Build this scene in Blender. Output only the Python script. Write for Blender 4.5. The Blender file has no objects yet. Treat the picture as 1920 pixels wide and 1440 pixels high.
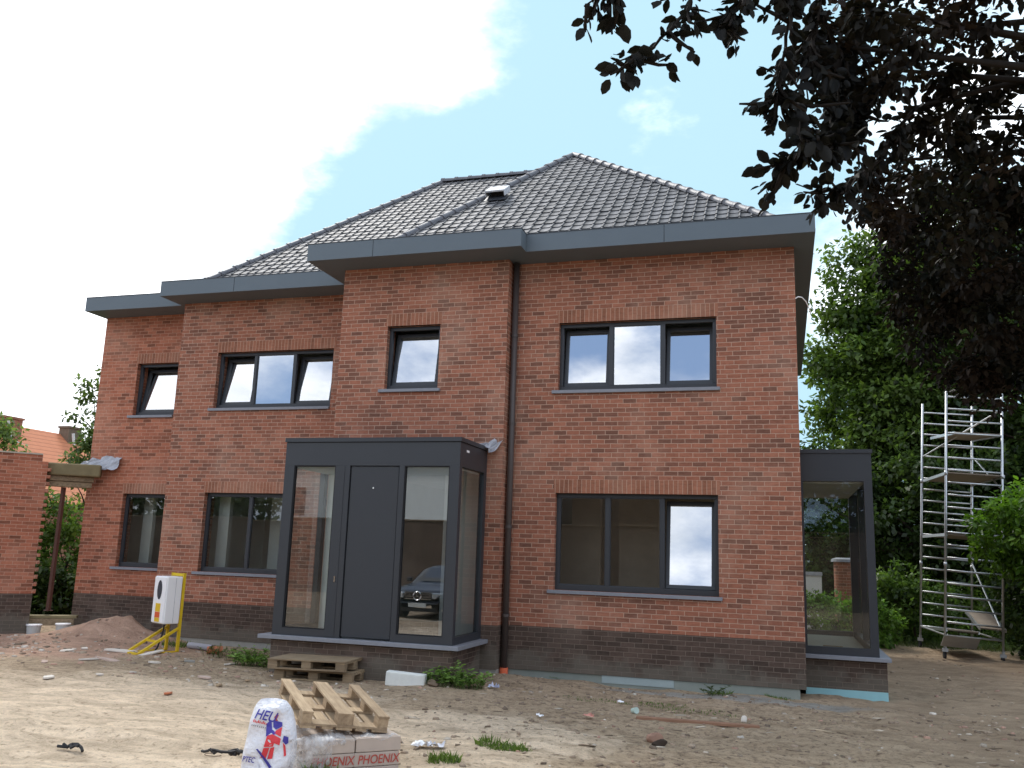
import bpy, bmesh, math, random
import numpy as np
from mathutils import Vector, Matrix
random.seed(7); NR = np.random.default_rng(7)
SC = bpy.context.scene
COL = SC.collection
R = math.radians
# ------------------------------------------------------------------ camera (solved from the photo's vanishing lines)
CAM = np.array([-0.282, -14.016, 1.806]); FOC = 1654.2
def _basis(y, p, r):
    fw = np.array([math.sin(y)*math.cos(p), math.cos(y)*math.cos(p), math.sin(p)])
    rt = np.array([math.cos(y), -math.sin(y), 0]); up = np.cross(rt, fw)
    return rt*math.cos(r)+up*math.sin(r), -rt*math.sin(r)+up*math.cos(r), fw
RT, UP, FW = _basis(-0.299, 0.189, 0.033)
def at(px, py, d):                       # a photo position and a distance, as a point of the place
    p = CAM + (RT*(px-960)/FOC + UP*(720-py)/FOC + FW)*d
    return Vector(p)
def onz(px, py, z):
    d = RT*(px-960)/FOC + UP*(720-py)/FOC + FW
    return Vector(CAM + d*(z-CAM[2])/d[2])
cam = bpy.data.cameras.new('camera'); camo = bpy.data.objects.new('camera', cam); COL.objects.link(camo)
camo.matrix_world = Matrix(((RT[0], UP[0], -FW[0], CAM[0]), (RT[1], UP[1], -FW[1], CAM[1]), (RT[2], UP[2], -FW[2], CAM[2]), (0, 0, 0, 1)))
cam.sensor_width = 36; cam.lens = FOC/1920*36; cam.clip_end = 3000; cam.clip_start = 0.05
SC.camera = camo
# ------------------------------------------------------------------ helpers
def tag(o, label=None, cat=None, group=None, kind=None):
    if label: o['label'] = label
    if cat: o['category'] = cat
    if group: o['group'] = group
    if kind: o['kind'] = kind
    return o
def thing(name, label, cat, loc=(0, 0, 0), rot=(0, 0, 0), group=None):
    o = bpy.data.objects.new(name, None); COL.objects.link(o)
    o.location = loc; o.rotation_euler = rot; o.empty_display_size = .2
    return tag(o, label, cat, group)
class MB:
    def __init__(s): s.v = []; s.f = []; s.m = []; s.smooth = False
    def quad(s, a, b, c, d, mi=0):
        n = len(s.v); s.v += [tuple(a), tuple(b), tuple(c), tuple(d)]; s.f.append((n, n+1, n+2, n+3)); s.m.append(mi)
    def poly(s, pts, mi=0):
        n = len(s.v); s.v += [tuple(p) for p in pts]; s.f.append(tuple(range(n, n+len(pts)))); s.m.append(mi)
    def box(s, x0, x1, y0, y1, z0, z1, mi=0, M=None):
        n = len(s.v)
        P = [Vector(p) for p in ((x0,y0,z0),(x1,y0,z0),(x1,y1,z0),(x0,y1,z0),(x0,y0,z1),(x1,y0,z1),(x1,y1,z1),(x0,y1,z1))]
        if M is not None: P = [M @ p for p in P]
        s.v += [tuple(p) for p in P]
        for q in ((0,3,2,1),(4,5,6,7),(0,1,5,4),(1,2,6,5),(2,3,7,6),(3,0,4,7)): s.f.append(tuple(n+i for i in q)); s.m.append(mi)
    def bar(s, a, b, w, h=None, mi=0):        # rectangular bar between two points
        a, b = Vector(a), Vector(b); h = h or w; d = (b-a); L = d.length; d.normalize()
        ref = Vector((0,0,1)) if abs(d.z) < .95 else Vector((0,1,0))
        sx = d.cross(ref).normalized(); sz = sx.cross(d)
        M = Matrix(((sx.x,d.x,sz.x,a.x),(sx.y,d.y,sz.y,a.y),(sx.z,d.z,sz.z,a.z),(0,0,0,1)))
        s.box(-w/2, w/2, 0, L, -h/2, h/2, mi, M)
    def tube(s, pts, r, n=8, mi=0, cap=True):
        pts = [Vector(p) for p in pts]; rr = r if isinstance(r, (list, tuple)) else [r]*len(pts)
        base = len(s.v); prev = None
        for i, p in enumerate(pts):
            d = (pts[min(i+1, len(pts)-1)]-pts[max(i-1, 0)]).normalized()
            if prev is None:
                ref = Vector((0,0,1)) if abs(d.z) < .9 else Vector((1,0,0)); sx = d.cross(ref).normalized()
            else: sx = (prev - d*prev.dot(d)).normalized()
            prev = sx; sy = d.cross(sx)
            for k in range(n):
                a = 2*math.pi*k/n; s.v.append(tuple(p+(sx*math.cos(a)+sy*math.sin(a))*rr[i]))
        for i in range(len(pts)-1):
            for k in range(n):
                a = base+i*n+k; b = base+i*n+(k+1) % n
                s.f.append((a, b, b+n, a+n)); s.m.append(mi)
        if cap:
            s.f.append(tuple(base+k for k in reversed(range(n)))); s.m.append(mi)
            e = base+(len(pts)-1)*n; s.f.append(tuple(e+k for k in range(n))); s.m.append(mi)
    def build(s, name, mat, parent=None, smooth=None, uv=False, bevel=0, uvoff=(0, 0), world=True):
        """world=True: vertices are world coordinates and the (unrotated) parent's place is taken off"""
        off = Vector((0, 0, 0))
        if parent is not None and world:
            q = parent
            while q is not None: off += q.location; q = q.parent
        me = bpy.data.meshes.new(name)
        me.from_pydata([(x-off.x, y-off.y, z-off.z) for x, y, z in s.v], [], s.f)
        mats = mat if isinstance(mat, (list, tuple)) else [mat]
        for m in mats: me.materials.append(m)
        if len(mats) > 1: me.polygons.foreach_set('material_index', s.m)
        if smooth if smooth is not None else s.smooth: me.polygons.foreach_set('use_smooth', [True]*len(me.polygons))
        if uv:
            l = me.uv_layers.new(name='UVMap'); co = [0.0]*(2*len(me.loops))
            for p in me.polygons:
                n = p.normal; ax = max(range(3), key=lambda i: abs(n[i]))
                for li in p.loop_indices:
                    v = Vector(s.v[me.loops[li].vertex_index])
                    a, b = ((v.y, v.z), (v.x, v.z), (v.x, v.y))[ax]
                    co[2*li] = a-uvoff[0]; co[2*li+1] = b-uvoff[1]
            l.data.foreach_set('uv', co)
        o = bpy.data.objects.new(name, me); COL.objects.link(o); o.parent = parent
        if bevel:
            b = o.modifiers.new('bevel', 'BEVEL'); b.width = bevel; b.segments = 2; b.limit_method = 'ANGLE'
        return o
def np_mesh(name, V, F, mat, parent=None, tint=None, smooth=False, off=True):
    V = np.asarray(V, dtype=np.float32); F = np.asarray(F, dtype=np.int32)
    if parent is not None and off: V = V - np.array(parent.matrix_world.translation if False else parent.location, dtype=np.float32)
    me = bpy.data.meshes.new(name); k = F.shape[1]
    me.vertices.add(len(V)); me.vertices.foreach_set('co', V.ravel())
    me.loops.add(F.size); me.loops.foreach_set('vertex_index', F.ravel())
    me.polygons.add(len(F)); me.polygons.foreach_set('loop_start', np.arange(len(F), dtype=np.int32)*k)
    me.polygons.foreach_set('loop_total', np.full(len(F), k, dtype=np.int32))
    if smooth: me.polygons.foreach_set('use_smooth', np.ones(len(F), dtype=bool))
    me.update(calc_edges=True); me.validate()
    if tint is not None:
        c = me.color_attributes.new('tint', 'FLOAT_COLOR', 'POINT')
        t = np.ones((len(V), 4), dtype=np.float32); t[:, :3] = tint; c.data.foreach_set('color', t.ravel())
    for m in (mat if isinstance(mat, (list, tuple)) else [mat]): me.materials.append(m)
    o = bpy.data.objects.new(name, me); COL.objects.link(o); o.parent = parent
    return o
# ------------------------------------------------------------------ materials
class NT:
    def __init__(s, name):
        s.m = bpy.data.materials.new(name); s.m.use_nodes = True; s.t = s.m.node_tree; s.t.nodes.clear()
        s.out = s.n('ShaderNodeOutputMaterial')
    def n(s, t, **kw):
        q = s.t.nodes.new(t)
        for k, v in kw.items():
            if k.startswith('i_'):
                key = k[2:]; key = int(key) if key.isdigit() else key.replace('_', ' ')
                q.inputs[key].default_value = v
            else: setattr(q, k, v)
        return q
    def l(s, a, b): s.t.links.new(a, b)
    def mix(s, a, b, f, blend='MIX'):
        q = s.n('ShaderNodeMix', data_type='RGBA', blend_type=blend)
        for sock, val in ((q.inputs[0], f), (q.inputs[6], a), (q.inputs[7], b)):
            if hasattr(val, 'links'): s.l(val, sock)
            else: sock.default_value = val if not isinstance(val, tuple) else (*val, 1)[:4]
        return q.outputs[2]
    def math(s, op, a, b=0.0, c=None):
        q = s.n('ShaderNodeMath', operation=op)
        for i, val in enumerate((a, b, c)):
            if val is None: continue
            if hasattr(val, 'links'): s.l(val, q.inputs[i])
            else: q.inputs[i].default_value = val
        return q.outputs[0]
    def ramp(s, fac, stops):
        q = s.n('ShaderNodeValToRGB'); e = q.color_ramp.elements
        while len(e) < len(stops): e.new(.5)
        for el, (p, c) in zip(e, stops): el.position = p; el.color = (*c, 1) if len(c) == 3 else c
        s.l(fac, q.inputs[0]); return q.outputs[0]
    def noise(s, vec, scale, detail=4, rough=.55, dim='3D'):
        q = s.n('ShaderNodeTexNoise', i_Scale=scale, i_Detail=detail, i_Roughness=rough)
        if vec is not None: s.l(vec, q.inputs['Vector'])
        return q
    def bsdf(s, col, rough=.6, spec=.4, metal=0, bump=None, bstr=.3, bdist=.01):
        b = s.n('ShaderNodeBsdfPrincipled')
        for key, val in (('Base Color', col), ('Roughness', rough), ('Specular IOR Level', spec), ('Metallic', metal)):
            if hasattr(val, 'links'): s.l(val, b.inputs[key])
            else: b.inputs[key].default_value = (*val, 1) if isinstance(val, tuple) else val
        if bump is not None:
            q = s.n('ShaderNodeBump', i_Strength=bstr, i_Distance=bdist); s.l(bump, q.inputs['Height']); s.l(q.outputs[0], b.inputs['Normal'])
        s.l(b.outputs[0], s.out.inputs[0]); return b
def simple(name, col, rough=.6, spec=.4, metal=0, var=.15, scale=6, bump=.15, dist=.004):
    t = NT(name); tc = t.n('ShaderNodeTexCoord').outputs['Object']
    n = t.noise(tc, scale, 6, .6)
    c = t.mix(tuple(x*(1-var) for x in col), tuple(min(1, x*(1+var)) for x in col), n.outputs[0])
    n2 = t.noise(tc, scale*12, 3)
    t.bsdf(c, rough, spec, metal, n2.outputs[0], bump, dist); return t.m
def grain(name, a, b):
    t = NT(name); tc = t.n('ShaderNodeTexCoord').outputs['Object']; oi = t.n('ShaderNodeObjectInfo')
    mp = t.n('ShaderNodeMapping'); mp.inputs['Scale'].default_value = (2.2, 26, 26); t.l(tc, mp.inputs[0]); t.l(oi.outputs['Location'], mp.inputs['Location'])
    n = t.noise(mp.outputs[0], 1, 6, .65); n2 = t.noise(tc, 5, 5, .6)
    c = t.mix(a, b, t.ramp(n.outputs[0], [(.3, (0,0,0)), (.68, (1,1,1))])); c = t.mix(c, t.mix((.6, .6, .62), (1.15, 1.15, 1.12), n2.outputs[0]), .8, 'MULTIPLY')
    c = t.mix(c, t.mix((.78, .76, .74), (1.12, 1.1, 1.06), oi.outputs['Random']), 1.0, 'MULTIPLY')
    t.bsdf(c, .85, .2, 0, n.outputs[0], .4, .004); return t.m
def brick(name, stops, mortar, bw=.2145, rh=.0733, off=.5, weather=None, mort=.0055):
    t = NT(name); uv = t.n('ShaderNodeTexCoord').outputs['UV']
    wob = t.noise(uv, 9, 2); w2 = t.n('ShaderNodeVectorMath', operation='MULTIPLY_ADD')
    t.l(wob.outputs['Color'], w2.inputs[0]); w2.inputs[1].default_value = (.012, .009, 0); t.l(uv, w2.inputs[2])
    # per-course jitter so the bond is irregular
    sep = t.n('ShaderNodeSeparateXYZ'); t.l(w2.outputs[0], sep.inputs[0])
    row = t.math('FLOOR', t.math('DIVIDE', sep.outputs[1], rh))
    wn = t.n('ShaderNodeTexWhiteNoise', noise_dimensions='1D'); t.l(row, wn.inputs['W'])
    x = t.math('ADD', sep.outputs[0], t.math('MULTIPLY', t.math('SUBTRACT', wn.outputs[0], .5), .05 if off else 0))
    cmb = t.n('ShaderNodeCombineXYZ'); t.l(x, cmb.inputs[0]); t.l(sep.outputs[1], cmb.inputs[1])
    b = t.n('ShaderNodeTexBrick', offset=off, i_Scale=1.0, i_Mortar_Size=mort, i_Mortar_Smooth=.25, i_Brick_Width=bw, i_Row_Height=rh)
    b.inputs['Color1'].default_value = (0, 0, 0, 1); b.inputs['Color2'].default_value = (1, 1, 1, 1); b.inputs['Mortar'].default_value = (.5, .5, .5, 1)
    t.l(cmb.outputs[0], b.inputs['Vector'])
    col = t.ramp(b.outputs['Color'], stops)
    n1 = t.noise(uv, 22, 5, .65); n2 = t.noise(uv, .9, 3)
    col = t.mix(col, t.mix((.68, .66, .65), (1.3, 1.27, 1.25), n1.outputs[0]), .75, 'MULTIPLY')
    col = t.mix(col, t.mix((.86, .86, .86), (1.14, 1.1, 1.1), n2.outputs[0]), .8, 'MULTIPLY')
    # darker streak in the face of many bricks
    st = t.n('ShaderNodeMapping'); st.inputs['Scale'].default_value = (7, 38, 1); t.l(uv, st.inputs[0])
    sn = t.noise(st.outputs[0], 1, 3, .6)
    col = t.mix(col, t.mix((.55, .55, .55), (1, 1, 1), t.ramp(sn.outputs[0], [(.36, (0,0,0)), (.5, (1,1,1))])), .42, 'MULTIPLY')
    mcol = t.mix(tuple(m*.82 for m in mortar), tuple(m*1.15 for m in mortar), n1.outputs[0])
    col = t.mix(col, mcol, b.outputs['Fac'])
    gp = t.n('ShaderNodeNewGeometry').outputs['Position']; bl = t.noise(gp, .75, 6, .62)
    col = t.mix(col, tuple(min(1, m*1.12) for m in mortar), t.math('MULTIPLY', t.ramp(bl.outputs[0], [(.5, (0,0,0)), (.72, (1,1,1))]), .38))
    sm = t.noise(gp, 7, 4, .6); col = t.mix(col, t.mix((.74, .72, .70), (1.1, 1.1, 1.1), sm.outputs[0]), .7, 'MULTIPLY')
    if weather:
        pos = t.n('ShaderNodeNewGeometry'); sp = t.n('ShaderNodeSeparateXYZ'); t.l(pos.outputs['Position'], sp.inputs[0])
        wn2 = t.noise(pos.outputs['Position'], 2.2, 5, .65)
        low = t.math('SUBTRACT', 1.0, t.math('MULTIPLY', sp.outputs[2], 2.6))
        fac = t.math('MULTIPLY', t.ramp(t.math('ADD', t.math('MULTIPLY', wn2.outputs[0], 1.3), t.math('MULTIPLY', low, .45)), [(.75, (0,0,0)), (1.15, (1,1,1))]), .55)
        col = t.mix(col, weather, fac)
    h = t.math('ADD', t.math('MULTIPLY', t.math('SUBTRACT', 1.0, b.outputs['Fac']), 1.0), t.math('MULTIPLY', n1.outputs[0], .6))
    t.bsdf(col, .88, .25, 0, h, .55, .008); return t.m
RB = [(0.0, (.20, .098, .068)), (.2, (.262, .119, .080)), (.4, (.335, .140, .089)), (.7, (.385, .157, .098)), (1.0, (.43, .185, .118))]
M = {}
M['brick'] = brick('red brick', RB, (.53, .355, .265))
M['brick_orange'] = brick('orange red brick', [(0, (.22, .09, .056)), (.2, (.32, .125, .075)), (.6, (.43, .155, .092)), (1, (.5, .2, .12))], (.54, .31, .22))
M['soldier'] = brick('soldier course brick', [(0, (.28, .125, .078)), (.3, (.35, .152, .092)), (1, (.42, .185, .115))], (.52, .34, .25), bw=.0733, rh=.24, off=0)
M['plinth'] = brick('dark brown brick', [(0, (.068, .049, .039)), (.5, (.098, .069, .055)), (1, (.126, .088, .070))], (.21, .165, .132), weather=(.17, .155, .125), mort=.0045)
M['alu'] = simple('anthracite aluminium', (.036, .040, .047), .42, .45, 0, .1, 3, .05)
M['zinc'] = simple('grey coated fascia', (.112, .142, .165), .5, .4, 0, .08, 2, .04)
M['dark'] = simple('black gap', (.012, .012, .014), .7)
M['door'] = simple('textured dark door', (.038, .042, .049), .5, .4, 0, .08, 30, .4, .002)
M['sill'] = simple('bluestone', (.24, .25, .28), .6, .4, 0, .15, 14, .2)
M['pipe'] = simple('brown zinc pipe', (.07, .056, .052), .5, .5, 0, .15, 5)
M['plaster'] = simple('grey plaster', (.66, .64, .58), .9, .2, 0, .12, 3)
M['pale_plaster'] = simple('pale plaster', (.80, .82, .78), .9, .2, 0, .08, 3)
M['brown_plaster'] = simple('bare brown block', (.36, .29, .22), .9, .2, 0, .2, 3)
M['floor'] = simple('screed floor', (.42, .42, .38), .8, .2, 0, .15, 4)
M['xps'] = simple('blue foam board', (.32, .58, .62), .8, .2, 0, .08, 9)
M['xps_grey'] = simple('weathered grey green board', (.27, .3, .27), .85, .2, 0, .2, 4)
M['wood'] = grain('pale pallet wood', (.33, .235, .15), (.56, .43, .29))
M['wood_old'] = grain('weathered pallet wood', (.22, .165, .11), (.42, .325, .215))
M['timber'] = simple('mossy timber', (.22, .18, .10), .9, .2, 0, .4, 4, .4)
M['rust'] = simple('red oxide steel', (.11, .048, .036), .6, .4, 0, .25, 6)
M['foil'] = simple('silver foil membrane', (.42, .43, .47), .38, .6, .3, .3, 9, .6, .02)
M['yellow'] = simple('yellow paint', (.72, .5, .02), .5, .4, 0, .15, 6)
M['white'] = simple('white plastic', (.93, .93, .94), .4, .4, 0, .04, 3)
M['foam'] = simple('white foam block', (.74, .76, .72), .9, .2, 0, .15, 10, .4)
M['lens'] = simple('dark oval glass', (.06, .07, .085), .25, .5)
M['sticker_yellow'] = simple('yellow sticker', (.75, .5, .03), .5)
M['sticker_red'] = simple('red sticker', (.7, .12, .04), .5)
M['orange_pipe'] = simple('terracotta pipe', (.5, .17, .08), .5, .4)
M['orange'] = simple('orange plastic', (.75, .16, .07), .5, .4)
M['grey_pipe'] = simple('grey plastic pipe', (.38, .38, .42), .5, .4)
M['bucket'] = simple('pale bucket plastic', (.52, .54, .53), .6, .3)
M['galv'] = simple('aluminium tube', (.5, .52, .53), .35, .5, .75, .15, 8)
M['ply'] = simple('plywood deck', (.3, .25, .2), .8, .2, 0, .25, 4)
M['rubber'] = simple('black rubber', (.02, .02, .022), .7)
M['lime'] = simple('lime block', (.5, .42, .36), .9, .2, 0, .18, 6, .4)
M['bag'] = simple('white plastic bag', (.78, .77, .80), .42, .4, 0, .06, 2.2, .9, .03)
M['ink_blue'] = simple('blue print', (.06, .05, .34), .5)
M['ink_red'] = simple('red print', (.72, .05, .06), .5)
M['ink_dark'] = simple('dark red stencil ink', (.45, .09, .07), .8, .2, 0, .3, 30)
M['ink_grey'] = simple('grey print', (.35, .35, .38), .6)
M['concrete'] = simple('concrete', (.34, .33, .30), .9, .2, 0, .2, 5, .3)
M['white_wall'] = simple('white rendered wall', (.78, .78, .76), .85, .2, 0, .05, 2)
M['car'] = simple('dark blue grey car paint', (.035, .042, .055), .22, .6, .3, .05, 2, 0)
M['chrome'] = simple('chrome', (.75, .76, .78), .12, .6, 1, .02, 2, 0)
M['car_glass'] = simple('dark car glass', (.01, .012, .015), .06, .6, 0, .05, 2, 0)
M['lamp'] = simple('headlamp glass', (.5, .53, .56), .1, .6, .4, .1, 9)
M['lead'] = simple('white lead flashing', (.78, .78, .76), .7)
M['stone'] = simple('brown stone', (.19, .14, .1), .9, .2, 0, .3, 8, .5)
M['bark'] = simple('bark', (.075, .06, .045), .95, .15, 0, .35, 5, .6, .02)
M['dark_bark'] = simple('dark beech bark', (.026, .022, .019), .95, .1, 0, .3, 6, .5)
M['grill'] = simple('black grille', (.015, .015, .016), .5)
def roof_tile():
    t = NT('grey glazed roof tile'); tc = t.n('ShaderNodeTexCoord').outputs['Object']
    a = t.n('ShaderNodeAttribute', attribute_name='tint'); n = t.noise(tc, 14, 4)
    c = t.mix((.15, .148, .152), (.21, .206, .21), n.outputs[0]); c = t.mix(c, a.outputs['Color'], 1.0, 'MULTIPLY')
    t.bsdf(c, .58, .16, 0, n.outputs[0], .06, .004); return t.m
M['tile'] = roof_tile()
def far_tile():
    t = NT('orange roof tile'); g = t.n('ShaderNodeNewGeometry').outputs['Position']; sp = t.n('ShaderNodeSeparateXYZ'); t.l(g, sp.inputs[0])
    w = t.math('FRACT', t.math('MULTIPLY', sp.outputs[2], 4.2)); n = t.noise(g, 3, 4)
    c = t.mix((.5, .17, .08), (.62, .24, .12), n.outputs[0]); c = t.mix(c, t.mix((.55, .5, .5), (1.05, 1.05, 1.05), t.ramp(w, [(0, (0,0,0)), (.25, (1,1,1))])), .9, 'MULTIPLY')
    t.bsdf(c, .8, .3); return t.m
M['far_tile'] = far_tile()
def glass(name='window glass', tint=(.78, .84, .82), base=.24):
    t = NT(name); tr = t.n('ShaderNodeBsdfTransparent'); tr.inputs[0].default_value = (*tint, 1)
    gl = t.n('ShaderNodeBsdfGlossy'); gl.inputs['Color'].default_value = (.93, .96, 1, 1); gl.inputs['Roughness'].default_value = 0
    fr = t.n('ShaderNodeFresnel', i_IOR=1.5); f = t.math('ADD', base, t.math('MULTIPLY', fr.outputs[0], .9)); mx = t.n('ShaderNodeMixShader')
    t.l(t.math('MINIMUM', f, 1.0), mx.inputs[0]); t.l(tr.outputs[0], mx.inputs[1]); t.l(gl.outputs[0], mx.inputs[2]); t.l(mx.outputs[0], t.out.inputs[0]); return t.m
M['glass'] = glass('clear pane', (.88, .92, .90), .10)
M['glass_porch'] = glass('mirroring porch pane', (.82, .86, .84), .22)
M['glass_up'] = glass('coated pane', (.6, .64, .66), .52)
M['glass_low'] = glass('clear bay pane', (.95, .98, .96), .03)
def film():
    t = NT('wrinkled clear film'); tc = t.n('ShaderNodeTexCoord').outputs['Object']; n = t.noise(tc, 9, 5, .7)
    tr = t.n('ShaderNodeBsdfTransparent'); b = t.n('ShaderNodeBsdfPrincipled', i_Roughness=.3); b.inputs['Base Color'].default_value = (.75, .74, .74, 1)
    bm = t.n('ShaderNodeBump', i_Strength=.8, i_Distance=.03); t.l(n.outputs[0], bm.inputs['Height']); t.l(bm.outputs[0], b.inputs['Normal'])
    mx = t.n('ShaderNodeMixShader'); t.l(t.ramp(n.outputs[0], [(.38, (.12,)*3), (.68, (.75,)*3)]), mx.inputs[0]); t.l(tr.outputs[0], mx.inputs[1]); t.l(b.outputs[0], mx.inputs[2]); t.l(mx.outputs[0], t.out.inputs[0]); return t.m
M['film'] = film()
def leaf(name, trans=.35, gloss=.06):
    t = NT(name); a = t.n('ShaderNodeAttribute', attribute_name='tint')
    d = t.n('ShaderNodeBsdfDiffuse'); tl = t.n('ShaderNodeBsdfTranslucent'); g = t.n('ShaderNodeBsdfGlossy', i_Roughness=.35)
    t.l(a.outputs['Color'], d.inputs[0]); t.l(t.mix(a.outputs['Color'], (1.25, 1.3, .7), 1.0, 'MULTIPLY'), tl.inputs[0])
    m1 = t.n('ShaderNodeMixShader', i_0=trans); t.l(d.outputs[0], m1.inputs[1]); t.l(tl.outputs[0], m1.inputs[2])
    m2 = t.n('ShaderNodeMixShader', i_0=gloss); t.l(m1.outputs[0], m2.inputs[1]); t.l(g.outputs[0], m2.inputs[2]); t.l(m2.outputs[0], t.out.inputs[0]); return t.m
M['leaf'] = leaf('green leaf', .42, .02); M['leaf_copper'] = leaf('copper leaf', .10, .012)
def vcol(name, rough=.9):
    t = NT(name); a = t.n('ShaderNodeAttribute', attribute_name='tint'); t.bsdf(a.outputs['Color'], rough, .2); return t.m
M['chip'] = vcol('rubble')
def ground_mat():
    t = NT('building site dirt'); g = t.n('ShaderNodeNewGeometry').outputs['Position']
    sp = t.n('ShaderNodeSeparateXYZ'); t.l(g, sp.inputs[0]); x, y = sp.outputs[0], sp.outputs[1]
    nA = t.noise(g, .55, 5, .6); nB = t.noise(g, 2.6, 6, .65); nC = t.noise(g, 14, 6, .7); nD = t.noise(g, 60, 3, .6)
    def blob(cx, cy, rx, ry, amp=.5):
        dx = t.math('DIVIDE', t.math('SUBTRACT', x, cx), rx); dy = t.math('DIVIDE', t.math('SUBTRACT', y, cy), ry)
        d = t.math('SQRT', t.math('ADD', t.math('MULTIPLY', dx, dx), t.math('MULTIPLY', dy, dy)))
        d = t.math('ADD', d, t.math('MULTIPLY', t.math('SUBTRACT', t.math('ADD', t.math('MULTIPLY', nA.outputs[0], .5), t.math('MULTIPLY', nB.outputs[0], .5)), .5), amp*2.4))
        return t.ramp(d, [(.72, (1,1,1)), (1.12, (0,0,0))])
    # streaky ruts across the sand
    mp = t.n('ShaderNodeMapping'); mp.inputs['Scale'].default_value = (1.3, 3.2, 1); mp.inputs['Rotation'].default_value = (0, 0, R(-22)); t.l(g, mp.inputs[0])
    st = t.noise(mp.outputs[0], 1.0, 8, .68); st.inputs['Distortion'].default_value = .9
    dirt = t.mix((.40, .30, .20), (.58, .455, .325), nB.outputs[0])
    dirt = t.mix(dirt, (.15, .108, .077), t.ramp(nC.outputs[0], [(.5, (0,0,0)), (.68, (.9,.9,.9))]))
    dirt = t.mix(dirt, (.36, .29, .21), t.ramp(st.outputs[0], [(.55, (0,0,0)), (.72, (.7,.7,.7))]))
    sand = t.mix((.64, .505, .36), (.80, .665, .51), st.outputs[0]); sand = t.mix(sand, (.29, .205, .13), t.ramp(nC.outputs[0], [(.53, (0,0,0)), (.70, (.9,.9,.9))]))
    red = t.mix((.48, .305, .22), (.60, .42, .32), nC.outputs[0])
    grey = t.mix((.34, .32, .28), (.46, .44, .4), nC.outputs[0])
    c = t.mix(dirt, red, blob(-13.2, -.2, 3.4, 2.3)); c = t.mix(c, sand, blob(-7.6, -6.6, 5.6, 4.3)); c = t.mix(c, sand, blob(-3.6, -4.6, 1.9, 1.3, .7))
    c = t.mix(c, grey, blob(-1.0, -.55, 2.2, .42, .35)); c = t.mix(c, (.39, .295, .205), blob(3.4, 1.0, 3.0, 8.5, .4))  # last patch, on the right: darker dirt with the tree's shade painted in
    # grass beyond the plot
    grass = t.mix((.045, .075, .02), (.1, .14, .035), nC.outputs[0])
    yy = t.math('ADD', y, t.math('MULTIPLY', nB.outputs[0], 3.0)); back = t.n('ShaderNodeMapRange', i_1=11.2, i_2=12.8); t.l(yy, back.inputs[0])
    c = t.mix(c, grass, back.outputs[0])
    lf = t.n('ShaderNodeMapRange', i_1=-15.6, i_2=-17.5); t.l(t.math('ADD', x, t.math('MULTIPLY', nB.outputs[0], 1.0)), lf.inputs[0])
    yb = t.n('ShaderNodeMapRange', i_1=2.2, i_2=3.5); t.l(y, yb.inputs[0])
    c = t.mix(c, grass, t.math('MULTIPLY', lf.outputs[0], yb.outputs[0]))
    c = t.mix(t.mix(c, t.mix((.66, .65, .64), (1.3, 1.28, 1.26), nD.outputs[0]), .85, 'MULTIPLY'), t.mix((.7, .68, .66), (1.25, 1.25, 1.25), t.ramp(st.outputs[0], [(.35, (0,0,0)), (.6, (1,1,1))])), .75, 'MULTIPLY')
    h = t.math('ADD', t.math('MULTIPLY', nC.outputs[0], 1.0), t.math('ADD', t.math('MULTIPLY', nD.outputs[0], .35), t.math('MULTIPLY', st.outputs[0], .9)))
    t.bsdf(c, .95, .12, 0, h, 1.0, .07); return t.m
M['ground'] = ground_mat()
# ------------------------------------------------------------------ world and sun
SUN_AZ, SUN_EL = R(-42), R(50)                      # azimuth from +Y towards +X
w = bpy.data.worlds.new('World'); SC.world = w; w.use_nodes = True; nt = w.node_tree; nt.nodes.clear()
class WN(NT):
    def __init__(s): s.t = nt
W = WN(); wo = W.n('ShaderNodeOutputWorld'); bg = W.n('ShaderNodeBackground', i_Strength=.15)
sky = W.n('ShaderNodeTexSky', sky_type='NISHITA', sun_disc=False, sun_elevation=SUN_EL, sun_rotation=SUN_AZ % (2*math.pi), air_density=1.0, dust_density=1.2, ozone_density=1.5)
gen = W.n('ShaderNodeTexCoord').outputs['Generated']
def wdot(v):
    q = W.n('ShaderNodeVectorMath', operation='DOT_PRODUCT'); W.l(gen, q.inputs[0]); q.inputs[1].default_value = Vector(v).normalized(); return q.outputs['Value']
def wstep(val, a, b):
    q = W.n('ShaderNodeMapRange', interpolation_type='SMOOTHSTEP', i_1=a, i_2=b); W.l(val, q.inputs[0]); return q.outputs[0]
cmap = W.n('ShaderNodeMapping'); cmap.inputs['Scale'].default_value = (1, 1, 1.9); cmap.inputs['Location'].default_value = (3.1, 1.7, .4); W.l(gen, cmap.inputs[0])
cn = W.noise(cmap.outputs[0], 2.3, 9, .58); cn2 = W.noise(cmap.outputs[0], 5.5, 6, .6)
den = W.math('MULTIPLY_ADD', W.math('SUBTRACT', cn.outputs[0], .5), 1.25, .5)
den = W.math('ADD', den, W.math('MULTIPLY_ADD', wstep(wdot((-.84, .50, .22)), .74, .96), .56, -.10))
den = W.math('ADD', den, W.math('MULTIPLY', wstep(wdot((-.45, .66, .60)), .93, .995), .30))
den = W.math('SUBTRACT', den, W.math('MULTIPLY', wstep(wdot((-.27, .88, .39)), .90, .985), .20))
den = W.math('ADD', den, W.math('MULTIPLY', wstep(wdot((-.119, .882, .456)), .9965, .9997), .16))
den = W.math('ADD', den, W.math('MULTIPLY', wstep(wdot((.04, .94, .34)), .985, .998), .07))
den = W.math('ADD', den, W.math('MULTIPLY', wstep(wdot((.2, -.9, .35)), -.2, .6), .10))
den = W.math('SUBTRACT', den, W.math('MULTIPLY', wstep(wdot((-.455, .84, .30)), .965, .995), .34))
den = W.math('ADD', den, W.math('MULTIPLY', wstep(wdot((-.66, .66, .36)), .975, .995), .12))
cf = wstep(den, .40, .62)
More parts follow.
